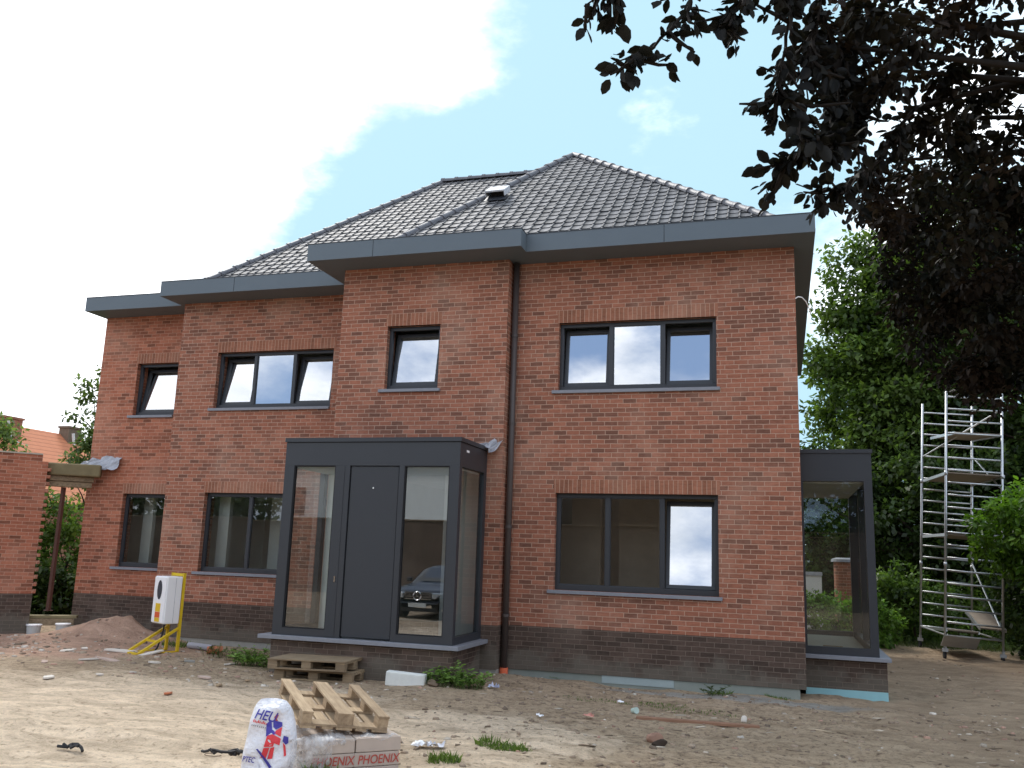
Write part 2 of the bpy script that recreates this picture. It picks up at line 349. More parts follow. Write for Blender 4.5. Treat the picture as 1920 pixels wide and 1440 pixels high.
shade = W.math('MULTIPLY_ADD', wstep(wdot((-.6, .65, .45)), -.2, .8), .15, .88)      # clouds brightest towards the hidden sun
cl = W.mix((9.5, 10.2, 11.2), (16.5, 16.6, 16.8), W.ramp(cn2.outputs[0], [(.3, (0,0,0)), (.62, (1,1,1))]))
cl = W.mix((0, 0, 0), cl, shade)
haze = W.mix(sky.outputs[0], (3.9, 6.0, 7.0), wstep(wdot((-.3, .85, .35)), -.1, .75))
hz = W.mix(W.mix(sky.outputs[0], (3.6, 5.2, 8.2), .75), haze, W.math('MULTIPLY', wstep(wdot((-.3, .85, .35)), -.1, .6), .85))
W.l(W.mix(hz, cl, cf), bg.inputs[0]); W.l(bg.outputs[0], wo.inputs[0])
sd = bpy.data.lights.new('sun', 'SUN'); sd.energy = 2.4; sd.angle = R(14); sd.color = (1, .96, .9)
so = bpy.data.objects.new('sun', sd); COL.objects.link(so)
sdir = Vector((math.sin(SUN_AZ)*math.cos(SUN_EL), math.cos(SUN_AZ)*math.cos(SUN_EL), math.sin(SUN_EL)))
so.rotation_euler = sdir.to_track_quat('Z', 'Y').to_euler(); so.location = sdir*60
SC.view_settings.view_transform = 'Standard'; SC.view_settings.look = 'None'; SC.view_settings.exposure = 0
SC.cycles.max_bounces = 8; SC.cycles.transparent_max_bounces = 24; SC.cycles.caustics_reflective = False; SC.cycles.caustics_refractive = False
# ------------------------------------------------------------------ ground
def vnoise(x, y, s, seed):
    x = np.asarray(x)*s+seed*17.3; y = np.asarray(y)*s+seed*9.1
    xi = np.floor(x); yi = np.floor(y); fx = x-xi; fy = y-yi; fx = fx*fx*(3-2*fx); fy = fy*fy*(3-2*fy)
    h = lambda a, b: np.modf(np.abs(np.sin(a*127.1+b*311.7+seed)*43758.5453))[0]
    return (h(xi, yi)*(1-fx)+h(xi+1, yi)*fx)*(1-fy)+(h(xi, yi+1)*(1-fx)+h(xi+1, yi+1)*fx)*fy-.5
def gz(x, y):
    x = np.asarray(x, dtype=float); y = np.asarray(y, dtype=float)
    z = -.13 + .09*vnoise(x, y, .45, 1) + .05*vnoise(x, y, 1.4, 2) + .035*vnoise(x, y, 3.1, 3) + (.012+.02/(1+np.exp(-(x+5)*2)))*np.abs(vnoise(x, y, 5.3, 5))*1.4 + .014*vnoise(x, y, 9, 4)
    z = z + .05*np.exp(-((x+9)/5)**2-((y+6)/3)**2)
    z = z + .40*np.exp(-((x+12.75)/.95)**2-((y-.72)/.55)**2) + .10*np.exp(-((x+13.2)/2)**2-((y+.1)/1.1)**2)
    z = z + .11*np.exp(-((x+4.2)/1.0)**2-((y+.5)/.5)**2)
    m_ = np.exp(-((x+12.75)/1.0)**2-((y-.72)/.6)**2); z = z + m_*(.16*vnoise(x, y, 3.3, 7)+.10*vnoise(x, y, 7.5, 8))
    for o_ in (-.72, .72):                                   # tyre ruts curving over the sand towards the porch
        c_ = -6.9+o_+.16*(x+9)+.9*np.sin(x*.32); e = np.exp(-((y-c_)/.13)**2)/(1+np.exp((x+4.6)*2.2))
        z = z - e*(.045+.014*np.sin(x*24+o_*9)*(.5+vnoise(x, y, 1.2, 9))) + .022*np.exp(-((np.abs(y-c_)-.24)/.08)**2)/(1+np.exp((x+4.6)*2.2))
    return z
def gpt(x, y): return Vector((x, y, float(gz(x, y))))
def axis(lo, hi, fine0, fine1, step):
    a = list(np.arange(fine0, fine1+1e-6, step)); s = step; q = fine1
    while q < hi: s = min(s*1.35, 60); q += s; a.append(q)
    s = step; q = fine0; b = []
    while q > lo: s = min(s*1.35, 60); q -= s; b.append(q)
    return np.array(b[::-1]+a)
X = axis(-900, 900, -17, 5, .065); Y = axis(-900, 900, -9.5, 3, .065)
gx, gy = np.meshgrid(X, Y); V = np.stack([gx, gy, gz(gx, gy)], -1).reshape(-1, 3); nx, ny = len(X), len(Y)
i = np.arange(nx*ny).reshape(ny, nx); F = np.stack([i[:-1, :-1], i[:-1, 1:], i[1:, 1:], i[1:, :-1]], -1).reshape(-1, 4)
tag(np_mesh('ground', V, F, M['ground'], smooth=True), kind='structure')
# ------------------------------------------------------------------ the house
house = thing('brick_house', 'red brick house under construction with grey hipped tile roof and dark glazed porch', 'house', (-7, 4, 0))
xAT, xTL, xCL, xDL = -4.63, -7.735, -12.185, -14.79
yT, yC, yD = -.298, 1.1, 1.807
zF0, zF1, zPl = 6.72, 7.02, .672
zLL, zLS, zUL, zUS, zTS = 2.787, 1.251, 5.637, 4.481, 4.511
YB = 10.0; TH = .34
WIN = dict(A=[(-3.801, -1.219, zLS, zLL), (-3.801, -1.219, zUS, zUL)], T=[(-6.824, -5.834, zTS, zUL)],
           C=[(-11.256, -9.3, zLS, zLL), (-11.256, -8.62, zUS, zUL)], D=[(-13.811, -12.5, zLS, zLL), (-13.811, -12.75, zUS, zUL)])
def wall(ax, pl, a0, a1, z0, z1, ops, inward, name='wall', mat=None, th=TH):
    """a wall slab with openings; ax 'y': lies in a plane y=pl; inward +1/-1 is the side of the room"""
    mb = MB(); P = (lambda a, d, z: (a, pl+d*inward, z)) if ax == 'y' else (lambda a, d, z: (pl+d*inward, a, z))
    xs = sorted({a0, a1, *[v for o in ops for v in o[:2] if a0 < v < a1]}); zs = sorted({z0, z1, *[v for o in ops for v in o[2:] if z0 < v < z1]})
    for xa, xb in zip(xs, xs[1:]):
        for za, zb in zip(zs, zs[1:]):
            xm, zm = (xa+xb)/2, (za+zb)/2
            if any(o[0] < xm < o[1] and o[2] < zm < o[3] for o in ops): continue
            mb.quad(P(xa, 0, za), P(xb, 0, za), P(xb, 0, zb), P(xa, 0, zb)); mb.quad(P(xa, th, za), P(xa, th, zb), P(xb, th, zb), P(xb, th, za), 1)
    for o in ops:
        c0, c1, d0, d1 = max(o[0], a0), min(o[1], a1), max(o[2], z0), min(o[3], z1)
        if c1 <= c0 or d1 <= d0: continue
        if o[0] > a0: mb.quad(P(c0, 0, d0), P(c0, 0, d1), P(c0, th, d1), P(c0, th, d0))
        if o[1] < a1: mb.quad(P(c1, 0, d0), P(c1, th, d0), P(c1, th, d1), P(c1, 0, d1))
        if o[3] < z1: mb.quad(P(c0, 0, d1), P(c1, 0, d1), P(c1, th, d1), P(c0, th, d1))
        if o[2] > z0: mb.quad(P(c0, 0, d0), P(c0, th, d0), P(c1, th, d0), P(c1, 0, d0))
    return mb.build(name, [mat or M['brick'], M['plaster']], house, uv=True)
porch_op = [(-7.62, -5.6, zPl, 3.1)]; bay_op = [(.75, 4.0, .5, 3.1)]
FR = [('y', 0, xAT, 0, WIN['A'], 1), ('y', yT, xTL, xAT, WIN['T']+porch_op, 1), ('y', yC, xCL, xTL, WIN['C'], 1), ('y', yD, xDL, xCL, WIN['D'], 1),
      ('x', xTL, yT, yC, [], 1), ('x', xAT, yT, 0, [], -1), ('x', xCL, yC, yD, [], 1), ('x', xDL, yD, YB, [], 1), ('x', 0, 0, YB, bay_op, -1), ('y', YB, xDL, 0, [(-14.2, -12.4, .5, 2.8), (-11.6, -8.2, .5, 2.8), (-7.2, -5.0, .5, 2.8), (-3.9, -1.0, .5, 2.8), (-10.5, -9, 4.4, 5.7), (-3.2, -1.8, 4.4, 5.7)], -1)]  # unseen rear openings, enlarged to let more light into the rooms
for ax, pl, a0, a1, ops, inw in FR:
    mt = M['brick_orange'] if pl == yD and ax == 'y' else M['brick']
    wall(ax, pl, a0, a1, zPl, zF0+.03, ops, inw, 'wall', mt)
    wall(ax, pl, a0, a1, 0.0, zPl, ops, inw, 'plinth', M['plinth'], .1 if a1-a0 < .4 else TH)
# strips under the brickwork
mb = MB(); mb.box(xAT+.02, -1.9, .025, .3, -.4, -.002); mb.build('foundation_board', M['xps_grey'], house)
mb = MB(); mb.box(-1.898, -.09, .018, .3, -.4, -.003); mb.build('foundation_board', M['xps_grey'], house)
mb = MB(); mb.box(-3.0, -1.9, .012, .024, -.115, -.004); mb.build('foundation_board', simple('pale grey green board', (.36, .43, .43), .85), house)
mb = MB(); mb.box(xCL, xTL, yC+.02, yC+.3, -.4, -.002); mb.build('foundation_board', M['concrete'], house)
mb = MB(); mb.box(xDL+.05, xCL, yD+.02, yD+.3, -.4, -.06); mb.build('foundation_board', M['concrete'], house)
mb = MB(); mb.box(xDL+.03, xCL-.3, yD-.01, yD+.019, -.075, -.003); mb.build('insulation_strip', M['xps'], house)
mb = MB(); mb.box(xTL, xAT, yT+.02, yT+.3, -.4, -.002); mb.build('foundation_board', M['concrete'], house)
# soldier courses
def lintel(x0, x1, z, y):
    mb = MB(); mb.box(x0-.03, x1+.03, y-.004, y+.06, z, z+.222); return mb.build('soldier_course', M['soldier'], house, uv=True, uvoff=(x0, z-.012))
lintel(-3.801, -1.219, zLL, 0); lintel(-3.801, -1.219, zUL, 0); lintel(-6.824, -5.834, zUL, yT); lintel(-11.256, -9.35, zLL, yC); lintel(-11.256, -8.6, zUL, yC); lintel(-13.811, -12.5, zLL, yD); lintel(-13.811, -12.75, zUL, yD)
# windows: frame > sash, pane, sill
def window(x0, x1, z0, z1, y, cells, gl, ang=7.5):
    yf = y+.10; fw_ = .062; D = .07
    mb = MB(); mb.box(x0, x1, yf, yf+D, z1-fw_, z1); mb.box(x0, x1, yf, yf+D, z0, z0+.085)
    mb.box(x0, x0+fw_, yf, yf+D, z0+.085, z1-fw_); mb.box(x1-fw_, x1, yf, yf+D, z0+.085, z1-fw_)
    edges = [x0+fw_]+[c[0] for c in cells[1:]]+[x1-fw_]
    for m in edges[1:-1]: mb.box(m-.035, m+.035, yf, yf+D, z0+.085, z1-fw_)
    f = mb.build('window', M['alu'], house, bevel=.004)
    for k, c in enumerate(cells):
        a = edges[k]+(.035 if k else 0); b = edges[k+1]-(.035 if k < len(cells)-1 else 0); za, zb = z0+.085, z1-fw_
        if c[1] == 'tilt':
            sw = .062; A = R(c[2] if len(c) > 2 else ang); piv = Vector((0, yf+.045, za+.005))
            T = Matrix.Translation(piv) @ Matrix.Rotation(-A, 4, 'X')
            H = zb-za-.012; mb = MB()
            for q in ((a+.004, b-.004, 0, sw), (a+.004, b-.004, H-sw, H)): mb.box(q[0], q[1], 0, .06, q[2], q[3], 0, T)
            for q in ((a+.004, a+sw), (b-sw, b-.004)): mb.box(q[0], q[1], 0, .06, sw, H-sw, 0, T)
            s = mb.build('sash', M['alu'], f, bevel=.004)
            mb = MB(); mb.quad(*[T @ Vector(p) for p in ((a+sw-.006, .03, sw-.006), (b-sw+.006, .03, sw-.006), (b-sw+.006, .03, H-sw+.006), (a+sw-.006, .03, H-sw+.006))])
            mb.build('pane', gl if len(c) < 4 else M[c[3]], f)
        else:
            s_ = .012; mb = MB()
            for q in ((a, b, za, za+s_), (a, b, zb-s_, zb)): mb.box(q[0], q[1], yf+.012, yf+.05, q[2], q[3])
            for q in ((a, a+s_), (b-s_, b)): mb.box(q[0], q[1], yf+.012, yf+.05, za+s_, zb-s_)
            mb.build('glazing_bead', M['alu'], f)
            mb = MB(); tl = random.uniform(-.004, .004)
            mb.quad((a+.006, yf+.03, za+.006), (b-.006, yf+.03, za+.006), (b-.006, yf+.03+tl, zb-.006), (a+.006, yf+.03+tl, zb-.006)); mb.build('pane', gl if len(c) < 3 else M[c[2]], f)
    mb = MB(); mb.box(x0-.095, x1+.05 if x1 > -3 or y < 0 else x1, y-.05, yf+.001, z0-.055, z0-.002); mb.build('sill', M['sill'], f, bevel=.004)
    return f
window(-3.801, -1.219, zLS, zLL, 0, [(0, 'fix'), (-2.955, 'fix'), (-2.085, 'tilt', 9, 'glass_up')], M['glass'])
window(-3.801, -1.219, zUS, zUL, 0, [(0, 'tilt', 7), (-2.93, 'fix'), (-2.075, 'tilt', 10)], M['glass_up'])
window(-6.824, -5.834, zTS, zUL, yT, [(0, 'tilt', 9)], M['glass_up'])
window(-11.256, -9.3, zLS, zLL, yC, [(0, 'fix'), (-10.25, 'fix')], M['glass'])
window(-11.256, -8.62, zUS, zUL, yC, [(0, 'tilt', 9), (-10.42, 'fix'), (-9.52, 'tilt', 9)], M['glass_up'])
window(-13.811, -12.5, zLS, zLL, yD, [(0, 'fix')], M['glass'])
window(-13.811, -12.75, zUS, zUL, yD, [(0, 'tilt', 10)], M['glass_up'])
# inside: floors, ceilings, partitions seen through the panes
mb = MB(); mb.box(xDL+TH, -TH, yD+TH, YB-TH, .36, .452); mb.box(xCL+TH, -TH, yC+TH, yD+TH, .36, .452); mb.box(xTL+TH, xAT-.01, yT+TH, yC+TH, .36, .452); mb.box(xAT-.01, -TH, TH, yC+TH, .36, .452); mb.build('ground_floor', M['floor'], house)
mb = MB(); mb.box(xDL+TH, -TH, yD+TH, YB-TH, 3.12, 3.42); mb.box(xCL+TH, -TH, yC+TH, yD+TH, 3.12, 3.42); mb.box(xTL+TH, xAT-.01, yT+TH, yC+TH, 3.12, 3.42); mb.box(xAT-.01, -TH, TH, yC+TH, 3.12, 3.42); mb.build('upper_floor', M['plaster'], house)
mb = MB(); mb.box(xDL+.1, -.1, yD+.1, YB-.1, 6.66, 6.70); mb.box(xCL+.1, -.1, yC+.1, yD+.1, 6.66, 6.70); mb.box(xTL+.1, xAT-.1, yT+.1, yC+.1, 6.66, 6.70); mb.box(xAT-.1, -.1, .1, yC+.1, 6.66, 6.70); mb.build('attic_ceiling', M['pale_plaster'], house)
def inner(parts, mat):
    mb = MB()
    for p in parts: mb.box(*p)
    mb.build('inner_wall', mat, house)
inner([(-4.3, -3.35, 1.5, 1.62, .453, 3.119), (-3.05, -2.35, 1.7, 1.82, .453, 3.119)], M['brown_plaster'])  # stub walls added close behind the panes to catch window light
inner([(-4.5, -3.0, 3.6, 3.75, .453, 3.119), (-2.1, -.341, 3.6, 3.75, .453, 3.119), (-3.0, -2.1, 3.602, 3.748, .453, 3.119)], M['brown_plaster'])
inner([(-4.62, -4.5, .345, 6.2, .453, 3.119)], M['plaster'])
inner([(-7.6, -7.45, 1.4, 8, .453, 3.119)], M['pale_plaster'])
inner([(-7.44, -6.4, 4.6, 4.75, .453, 3.119), (-5.4, -4.63, 4.6, 4.75, .453, 3.119), (-6.4, -5.4, 4.6, 4.75, 2.55, 3.119)], M['pale_plaster'])
inner([(-11.8, -10.6, 4.2, 4.35, .453, 3.119), (-9.6, -7.62, 4.2, 4.35, .453, 3.119), (-10.6, -9.6, 4.2, 4.35, 2.5, 3.119)], M['plaster'])
inner([(-11.25, -11.0, 1.62, 1.72, .453, 3.119), (-10.05, -9.0, 2.3, 2.42, .453, 3.119), (-10.75, -10.3, 2.75, 2.87, .453, 3.119)], M['pale_plaster'])  # pale left jamb; other walls added close in to brighten the view
inner([(-13.3, -12.3, 2.8, 2.92, .453, 3.119), (-13.8, -13.55, 2.5, 2.6, .453, 3.119)], M['pale_plaster'])  # pale walls added near the window to return daylight
inner([(-12.0, -11.85, yC+.35, 9.6, .453, 3.119)], M['pale_plaster'])
inner([(-14.4, -13.6, 4.8, 4.95, .453, 3.119), (-12.9, -12.01, 4.8, 4.95, .453, 3.119)], M['plaster'])
inner([(-14.4, -.36, 5.2, 5.35, 3.421, 6.65)], M['plaster']); inner([(-4.65, -4.5, .36, 5.19, 3.421, 6.65)], M['plaster']); inner([(-7.7, -7.55, 1.5, 5.19, 3.421, 6.65)], M['plaster']); inner([(-12.1, -11.95, yD+.36, 5.19, 3.421, 6.65)], M['plaster'])
# fascia boxes
def fascia(boxes, seams=()):
    mb = MB()
    for b in boxes: mb.box(*b, zF0, zF1)
    f = mb.build('fascia', M['zinc'], house)
    mb = MB()
    for b in boxes: mb.box(b[0]-.006, b[1]+.006, b[2]-.006, b[3], zF1+.001, zF1+.014)
    mb.build('fascia_trim', M['alu'], f)
    for sx, sy in seams:
        mb = MB(); mb.box(sx-.004, sx+.004, sy-.002, sy+.01, zF0+.004, zF1-.002); mb.build('fascia_seam', M['dark'], f)
fascia([(-4.243, .303, -.619, .5), (-.3, .303, .501, 10.4)], [(-1.968, -.619)])
fascia([(-8.161, -4.245, -.917, .52)], [(-6.9, -.917)])
fascia([(-12.336, -8.163, .481, 2.2)], [(-10.6, .481)])
fascia([(-14.849, -12.338, 1.188, 9.9)], [])
mb = MB(); mb.box(-14.6, -13.5, 1.5, 2.5, zF1+.015, zF1+.07); mb.build('insulation_board', M['wood'], house)
# roof planes of real tiles
def roof_face(O, U, Vv, poly, clips, under):
    """O corner on the eave, U along the eave, Vv up the slope (unit); poly in (u,v) ; clips: (point, outward normal)"""
    O, U, Vv = Vector(O), Vector(U).normalized(), Vector(Vv).normalized(); N = U.cross(Vv).normalized()
    if N.z < 0: N = -N
    mb = MB(); tw, th = .193, .232; us = [p[0] for p in poly]; vs = [p[1] for p in poly]
    prof = [(0, .003), (.010, .016), (.022, .021), (.034, .016), (.044, .003), (.12, .0), (tw, .003)]; pt = [.25, .6, .95, .6, .28, 1.0, .95]  # tints darken the foot and flanks of each roll, shade painted in
    tint = []
    def inside(u, v):
        c = False; j = len(poly)-1
        for i in range(len(poly)):
            if (poly[i][1] > v) != (poly[j][1] > v) and u < (poly[j][0]-poly[i][0])*(v-poly[i][1])/(poly[j][1]-poly[i][1])+poly[i][0]: c = not c
            j = i
        return c
    r = 0; v = min(vs)
    while v < max(vs):
        u = min(us)
        while u < max(us):
            if any(inside(u+a*tw, v+b*th) for a in (0, .5, 1) for b in (0.02, .5, 1)):
                t = random.uniform(.76, 1.16); n0 = len(mb.v); jit = random.uniform(-.004, .004)
                for vv, lift in ((v-.03, .020), (v+th-.0, .003)):
                    for (pu, ph) in prof: mb.v.append(tuple(O+U*(u+pu)+Vv*vv+N*(ph+lift+jit)))
                for (pu, ph) in prof: mb.v.append(tuple(O+U*(u+pu)+Vv*(v-.03)+N*(ph*.2+.002)))
                k = len(prof)
                for q in range(k-1):
                    mb.f.append((n0+q, n0+q+1, n0+k+q+1, n0+k+q)); mb.m.append(0)
                    mb.f.append((n0+2*k+q, n0+2*k+q+1, n0+q+1, n0+q)); mb.m.append(1)  # lap edge given a dark material to stand for its shadow
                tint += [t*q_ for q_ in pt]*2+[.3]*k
            u += tw
        v += th
    off = house.location
    me = bpy.data.meshes.new('roof'); me.from_pydata([tuple(Vector(p)-off) for p in mb.v], [], mb.f)
    bm = bmesh.new(); bm.from_mesh(me); ly = bm.verts.layers.float_color.new('tint')
    for vv, t in zip(bm.verts, tint): vv[ly] = (t, t, t, 1)
    for f, m_ in zip(bm.faces, mb.m): f.material_index = m_
    for pt, nn in clips:
        bmesh.ops.bisect_plane(bm, geom=bm.verts[:]+bm.edges[:]+bm.faces[:], plane_co=Vector(pt)-off, plane_no=Vector(nn), clear_outer=True)
    n0 = [bm.verts.new(O+U*a+Vv*b-N*.02-off) for a, b in under]; f = bm.faces.new(n0); f.material_index = 1
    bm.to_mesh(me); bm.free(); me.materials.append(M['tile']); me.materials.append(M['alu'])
    o = bpy.data.objects.new('roof', me); COL.objects.link(o); o.parent = house; return o
def hipcap(a, b, par, r=.08):
    a, b = Vector(a), Vector(b); L = (b-a).length; d = (b-a)/L; side = d.cross(Vector((0, 0, 1))).normalized(); upv = side.cross(d)
    if upv.z < 0: upv = -upv
    mb = MB(); n = max(1, round(L/.36)); s = L/n
    for k in range(n):
        for (t0, t1, r0, r1) in ((k*s-.02, k*s+.05, r*1.26, r*1.24), (k*s+.045, (k+1)*s, r*1.08, r*.97)):
            base = len(mb.v)
            for t, rr in ((t0, r0), (t1, r1)):
                for q in range(9):
                    A = math.pi*(q/8)*1.16-.08*math.pi; mb.v.append(tuple(a+d*t+side*math.cos(A)*rr+upv*(math.sin(A)*rr*.85-.01)))
            for q in range(8): mb.f.append((base+q, base+q+1, base+9+q+1, base+9+q)); mb.m.append(0)
            mb.f.append(tuple(base+q for q in range(9))); mb.m.append(0)
    o = mb.build('ridge_cap', M['ridge'], par, smooth=True)
    for p in o.data.polygons:
        if len(p.vertices) == 9: p.use_smooth = False
    return o
M['ridge'] = simple('grey ridge tile', (.15, .15, .162), .55, .35, 0, .15, 10)
m_ = .82; cs = 1/math.hypot(1, m_)
AP = Vector((-4.709, 4.605, 10.90)); RFt = Vector((.235, -.35, 6.836)); LFt = Vector((-7.616, -.35, 6.836))
O1 = Vector((LFt.x, -.35, 6.836)); sl = (AP.y+.35)/cs
def hn(a, b, out): # vertical plane through a hip line, normal pointing to the side cut away
    d = (b-a); n = Vector((d.y, -d.x, 0)).normalized(); return n if n.dot(Vector(out)) > 0 else -n
tri = [(0, 0), (RFt.x-LFt.x, 0), (AP.x-LFt.x, sl)]
r1 = roof_face(O1, (1, 0, 0), (0, cs, cs*m_), tri, [(AP, hn(LFt, AP, (-1, 0, 0))), (AP, hn(RFt, AP, (1, 0, 0)))], tri)
hipcap(LFt+Vector((0, 0, .02)), AP+Vector((0, 0, .03)), r1); hipcap(RFt+Vector((0, 0, .02)), AP+Vector((0, 0, .03)), r1)
R1B = Vector((AP.x, 9.0, AP.z)); RB1 = Vector((.235, 10.2, 6.836))
mb = MB(); mb.poly([LFt, AP, R1B, Vector((LFt.x, 10.2, 6.836))]); mb.poly([R1B, RB1, Vector((LFt.x, 10.2, 6.836))]); mb.build('roof', M['ridge'], house)
# right slope
O2 = Vector((.235, -.35, 6.836)); sl2 = (.235-AP.x)/cs
p2 = [(0, 0), (10.55, 0), (R1B.y+.35, sl2), (AP.y+.35, sl2)]
r2 = roof_face(O2, (0, 1, 0), (-cs, 0, cs*m_), p2, [(AP, hn(RFt, AP, (0, -1, 0))), (R1B, hn(RB1, R1B, (0, 1, 0)))], p2)
hipcap(AP+Vector((0, .1, .03)), R1B+Vector((0, 0, .03)), r2)
# left wing roof
P2 = Vector((-8.565, 6.138, 11.254)); E2 = Vector((-5.2, 6.138, 11.254)); LF2 = Vector((-12.152, .75, 6.836)); O3 = LF2.copy(); sl3 = (P2.y-.75)/cs
p3 = [(0, 0), (LF2.x*-1-4.9, 0), (E2.x-LF2.x, sl3), (P2.x-LF2.x, sl3)]
r3 = roof_face(O3, (1, 0, 0), (0, cs, cs*m_), p3, [(P2, hn(LF2, P2, (-1, 0, 0)))], p3)
hipcap(LF2+Vector((0, 0, .02)), P2+Vector((0, 0, .03)), r3); hipcap(P2+Vector((0, 0, .03)), E2+Vector((0, 0, .03)), r3, .095)
B2 = Vector((-12.152, 11.5, 6.836))
mb = MB(); mb.poly([LF2, P2, B2]); mb.poly([P2, E2, Vector((-.5, 11.5, 6.836)), B2]); mb.poly([E2, Vector((-.4, 6.138, 7.3)), Vector((-.5, 11.5, 6.836))]); mb.build('roof', M['ridge'], house)
# roof vent
T = Matrix.Translation(Vector((-5.74, 2.30, 9.05))) @ Matrix.Rotation(R(33), 4, 'X')
mb = MB(); mb.box(-.13, .13, -.10, .16, -.15, .12, 0, T); v = mb.build('roof_vent', M['dark'], r1)
mb = MB(); mb.box(-.21, .21, -.24, .22, .121, .16, 0, T); mb.box(-.21, -.195, -.24, .22, .03, .121, 0, T); mb.box(.195, .21, -.24, .22, .03, .121, 0, T); v = mb.build('vent_cap', simple('pale vent cap', (.62, .63, .65), .6), r1, bevel=.008)
mb = MB(); mb.quad(*[Vector(p) for p in ((-5.95, 2.0, 8.83), (-5.5, 2.0, 8.83), (-5.5, 2.26, 9.045), (-5.95, 2.26, 9.045))]); mb.build('vent_flashing', M['alu'], r1)
# downpipe
mb = MB(); mb.tube([(-4.555, -.09, 6.71), (-4.555, -.09, .02)], .052, 12); dp = mb.build('downpipe', M['pipe'], house, smooth=True)
for z in (.8, 2.2, 3.9, 5.4):
    mb = MB(); mb.tube([(-4.555, -.09, z), (-4.555, -.09, z+.045)], .062, 12); mb.build('pipe_bracket', M['pipe'], dp)
mb = MB(); mb.tube([(-4.555, -.09, -.2), (-4.555, -.09, .018)], .068, 12); mb.build('drain_socket', M['orange'], dp)
# cable under the right eave
mb = MB(); mb.tube([(.0, .40, 5.98), (.05, .44, 6.02), (.11, .52, 6.03), (.17, .62, 5.99), (.22, .72, 5.91), (.25, .8, 5.82)], .010, 6); mb.build('cable', M['white'], house)
def crumple(name, P, mat, nx=14, ny=5, amp=.05, seed=1, parent=None):
    """sheet between four corners, crumpled"""
    A, B, C_, D_ = [Vector(p) for p in P]; mb = MB(); rnd = random.Random(seed); N = (B-A).cross(D_-A).normalized()
    for j in range(ny+1):
        for i_ in range(nx+1):
            s, t = i_/nx, j/ny; p = A.lerp(B, s).lerp(D_.lerp(C_, s), t)
            mb.v.append(tuple(p+N*rnd.uniform(-amp, amp)+Vector((0, 0, amp*.7*math.sin(s*9+seed)*t))))
    for j in range(ny):
        for i_ in range(nx): q = j*(nx+1)+i_; mb.f.append((q, q+1, q+nx+2, q+nx+1)); mb.m.append(0)
    return mb.build(name, mat, parent)
crumple('flashing', [(-15.02, 1.66, 3.36), (-13.95, 1.62, 3.26), (-13.93, 1.785, 3.58), (-14.7, 1.785, 3.54)], M['foil'], 12, 4, .035, 3, house)
crumple('flashing', [(-4.99, -.5, 3.53), (-4.74, -.47, 3.38), (-4.60, -.33, 3.62), (-4.9, -.31, 3.57)], M['foil'], 8, 4, .04, 5, house)
# ------------------------------------------------------------------ porch
px0, px1, py0, py1 = -7.865, -4.893, -1.576, yT-.003; zs0, g1, zc, zt = .456, 3.062, 3.423, 3.499
mb = MB(); mb.box(px0, px1, py0, py0+.1, -.4, zs0-.062); mb.box(px0, px0+.1, py0+.101, py1, -.4, zs0-.062); mb.box(px1-.1, px1, py0+.101, py1, -.4, zs0-.062)
por = mb.build('porch', M['plinth'], house, uv=True)
mb = MB(); mb.box(-8.055, -4.767, py0-.09, py1, zs0-.06, zs0-.001); mb.build('sill', M['sill'], por, bevel=.005)
mb = MB(); mb.box(px0, px1, py0, py1, g1+.001, zc)
for a, b in ((px0, -7.695), (-6.963, -6.712), (-5.876, -5.788), (-5.052, px1)): mb.box(a, b, py0, py0+.09, zs0, g1)
for a, b in ((-7.695, -6.963), (-5.788, -5.052)): mb.box(a, b, py0, py0+.09, zs0, .564)
mb.box(px1-.09, px1, py0+.091, -1.47, zs0, g1); mb.box(px1-.09, px1, -.42, py1, zs0, g1); mb.box(px1-.09, px1, -1.469, -.421, zs0, .564)
mb.box(px0, px0+.09, py0+.091, -1.47, zs0, g1); mb.box(px0, px0+.09, -.42, py1, zs0, g1); mb.box(px0, px0+.09, -1.469, -.421, zs0, .564)
mb.build('frame', M['alu'], por)
mb = MB(); mb.box(-6.958, -6.8, py0-.006, py0-.001, zs0+.02, g1-.01); mb.build('frame', M['door'], por)
mb = MB(); mb.box(px0-.02, px1+.02, py0-.02, py1, zc+.012, zt); mb.box(px0+.005, px1-.005, py0+.005, py1, zc+.0005, zc+.0115, 1); mb.build('roof_cap', [M['alu'], M['dark']], por)
mb = MB(); mb.box(-6.695, -5.89, py0+.018, py0+.06, .485, g1-.012); d_ = mb.build('door', M['door'], por, bevel=.003)
mb = MB(); mb.box(px1+.0005, px1+.003, -1.30, -1.18, 3.30, 3.335); mb.build('sticker', M['white'], por)
mb = MB(); mb.tube([(-6.30, py0+.019, 2.72), (-6.30, py0+.008, 2.72)], .014, 10); mb.build('peephole', M['chrome'], por)
mb = MB(); mb.box(-6.86, -6.835, py0-.016, py0-.0065, 1.28, 1.37); mb.build('lock_plate', M['chrome'], por)
for a, b in ((-7.695, -6.963), (-5.788, -5.052)):
    mb = MB(); mb.quad((a, py0+.04, .564), (b, py0+.04, .564), (b, py0+.04, g1), (a, py0+.04, g1)); mb.build('pane', M['glass_porch'] if a > -6 else M['glass'], por)
    mb = MB()
    for q in ((a, b, .564, .58), (a, b, g1-.016, g1)): mb.box(q[0], q[1], py0+.01, py0+.07, q[2], q[3])
    for q in ((a, a+.016), (b-.016, b)): mb.box(q[0], q[1], py0+.01, py0+.07, .58, g1-.016)
    mb.build('glazing_bead', M['dark'], por)
mb = MB(); mb.quad((px1-.04, -1.47, .564), (px1-.04, -.42, .564), (px1-.04, -.42, g1), (px1-.04, -1.47, g1)); mb.build('pane', M['glass'], por)
mb = MB(); mb.quad((px0+.04, -1.47, .564), (px0+.04, -.42, .564), (px0+.04, -.42, g1), (px0+.04, -1.47, g1)); mb.build('pane', M['glass'], por)
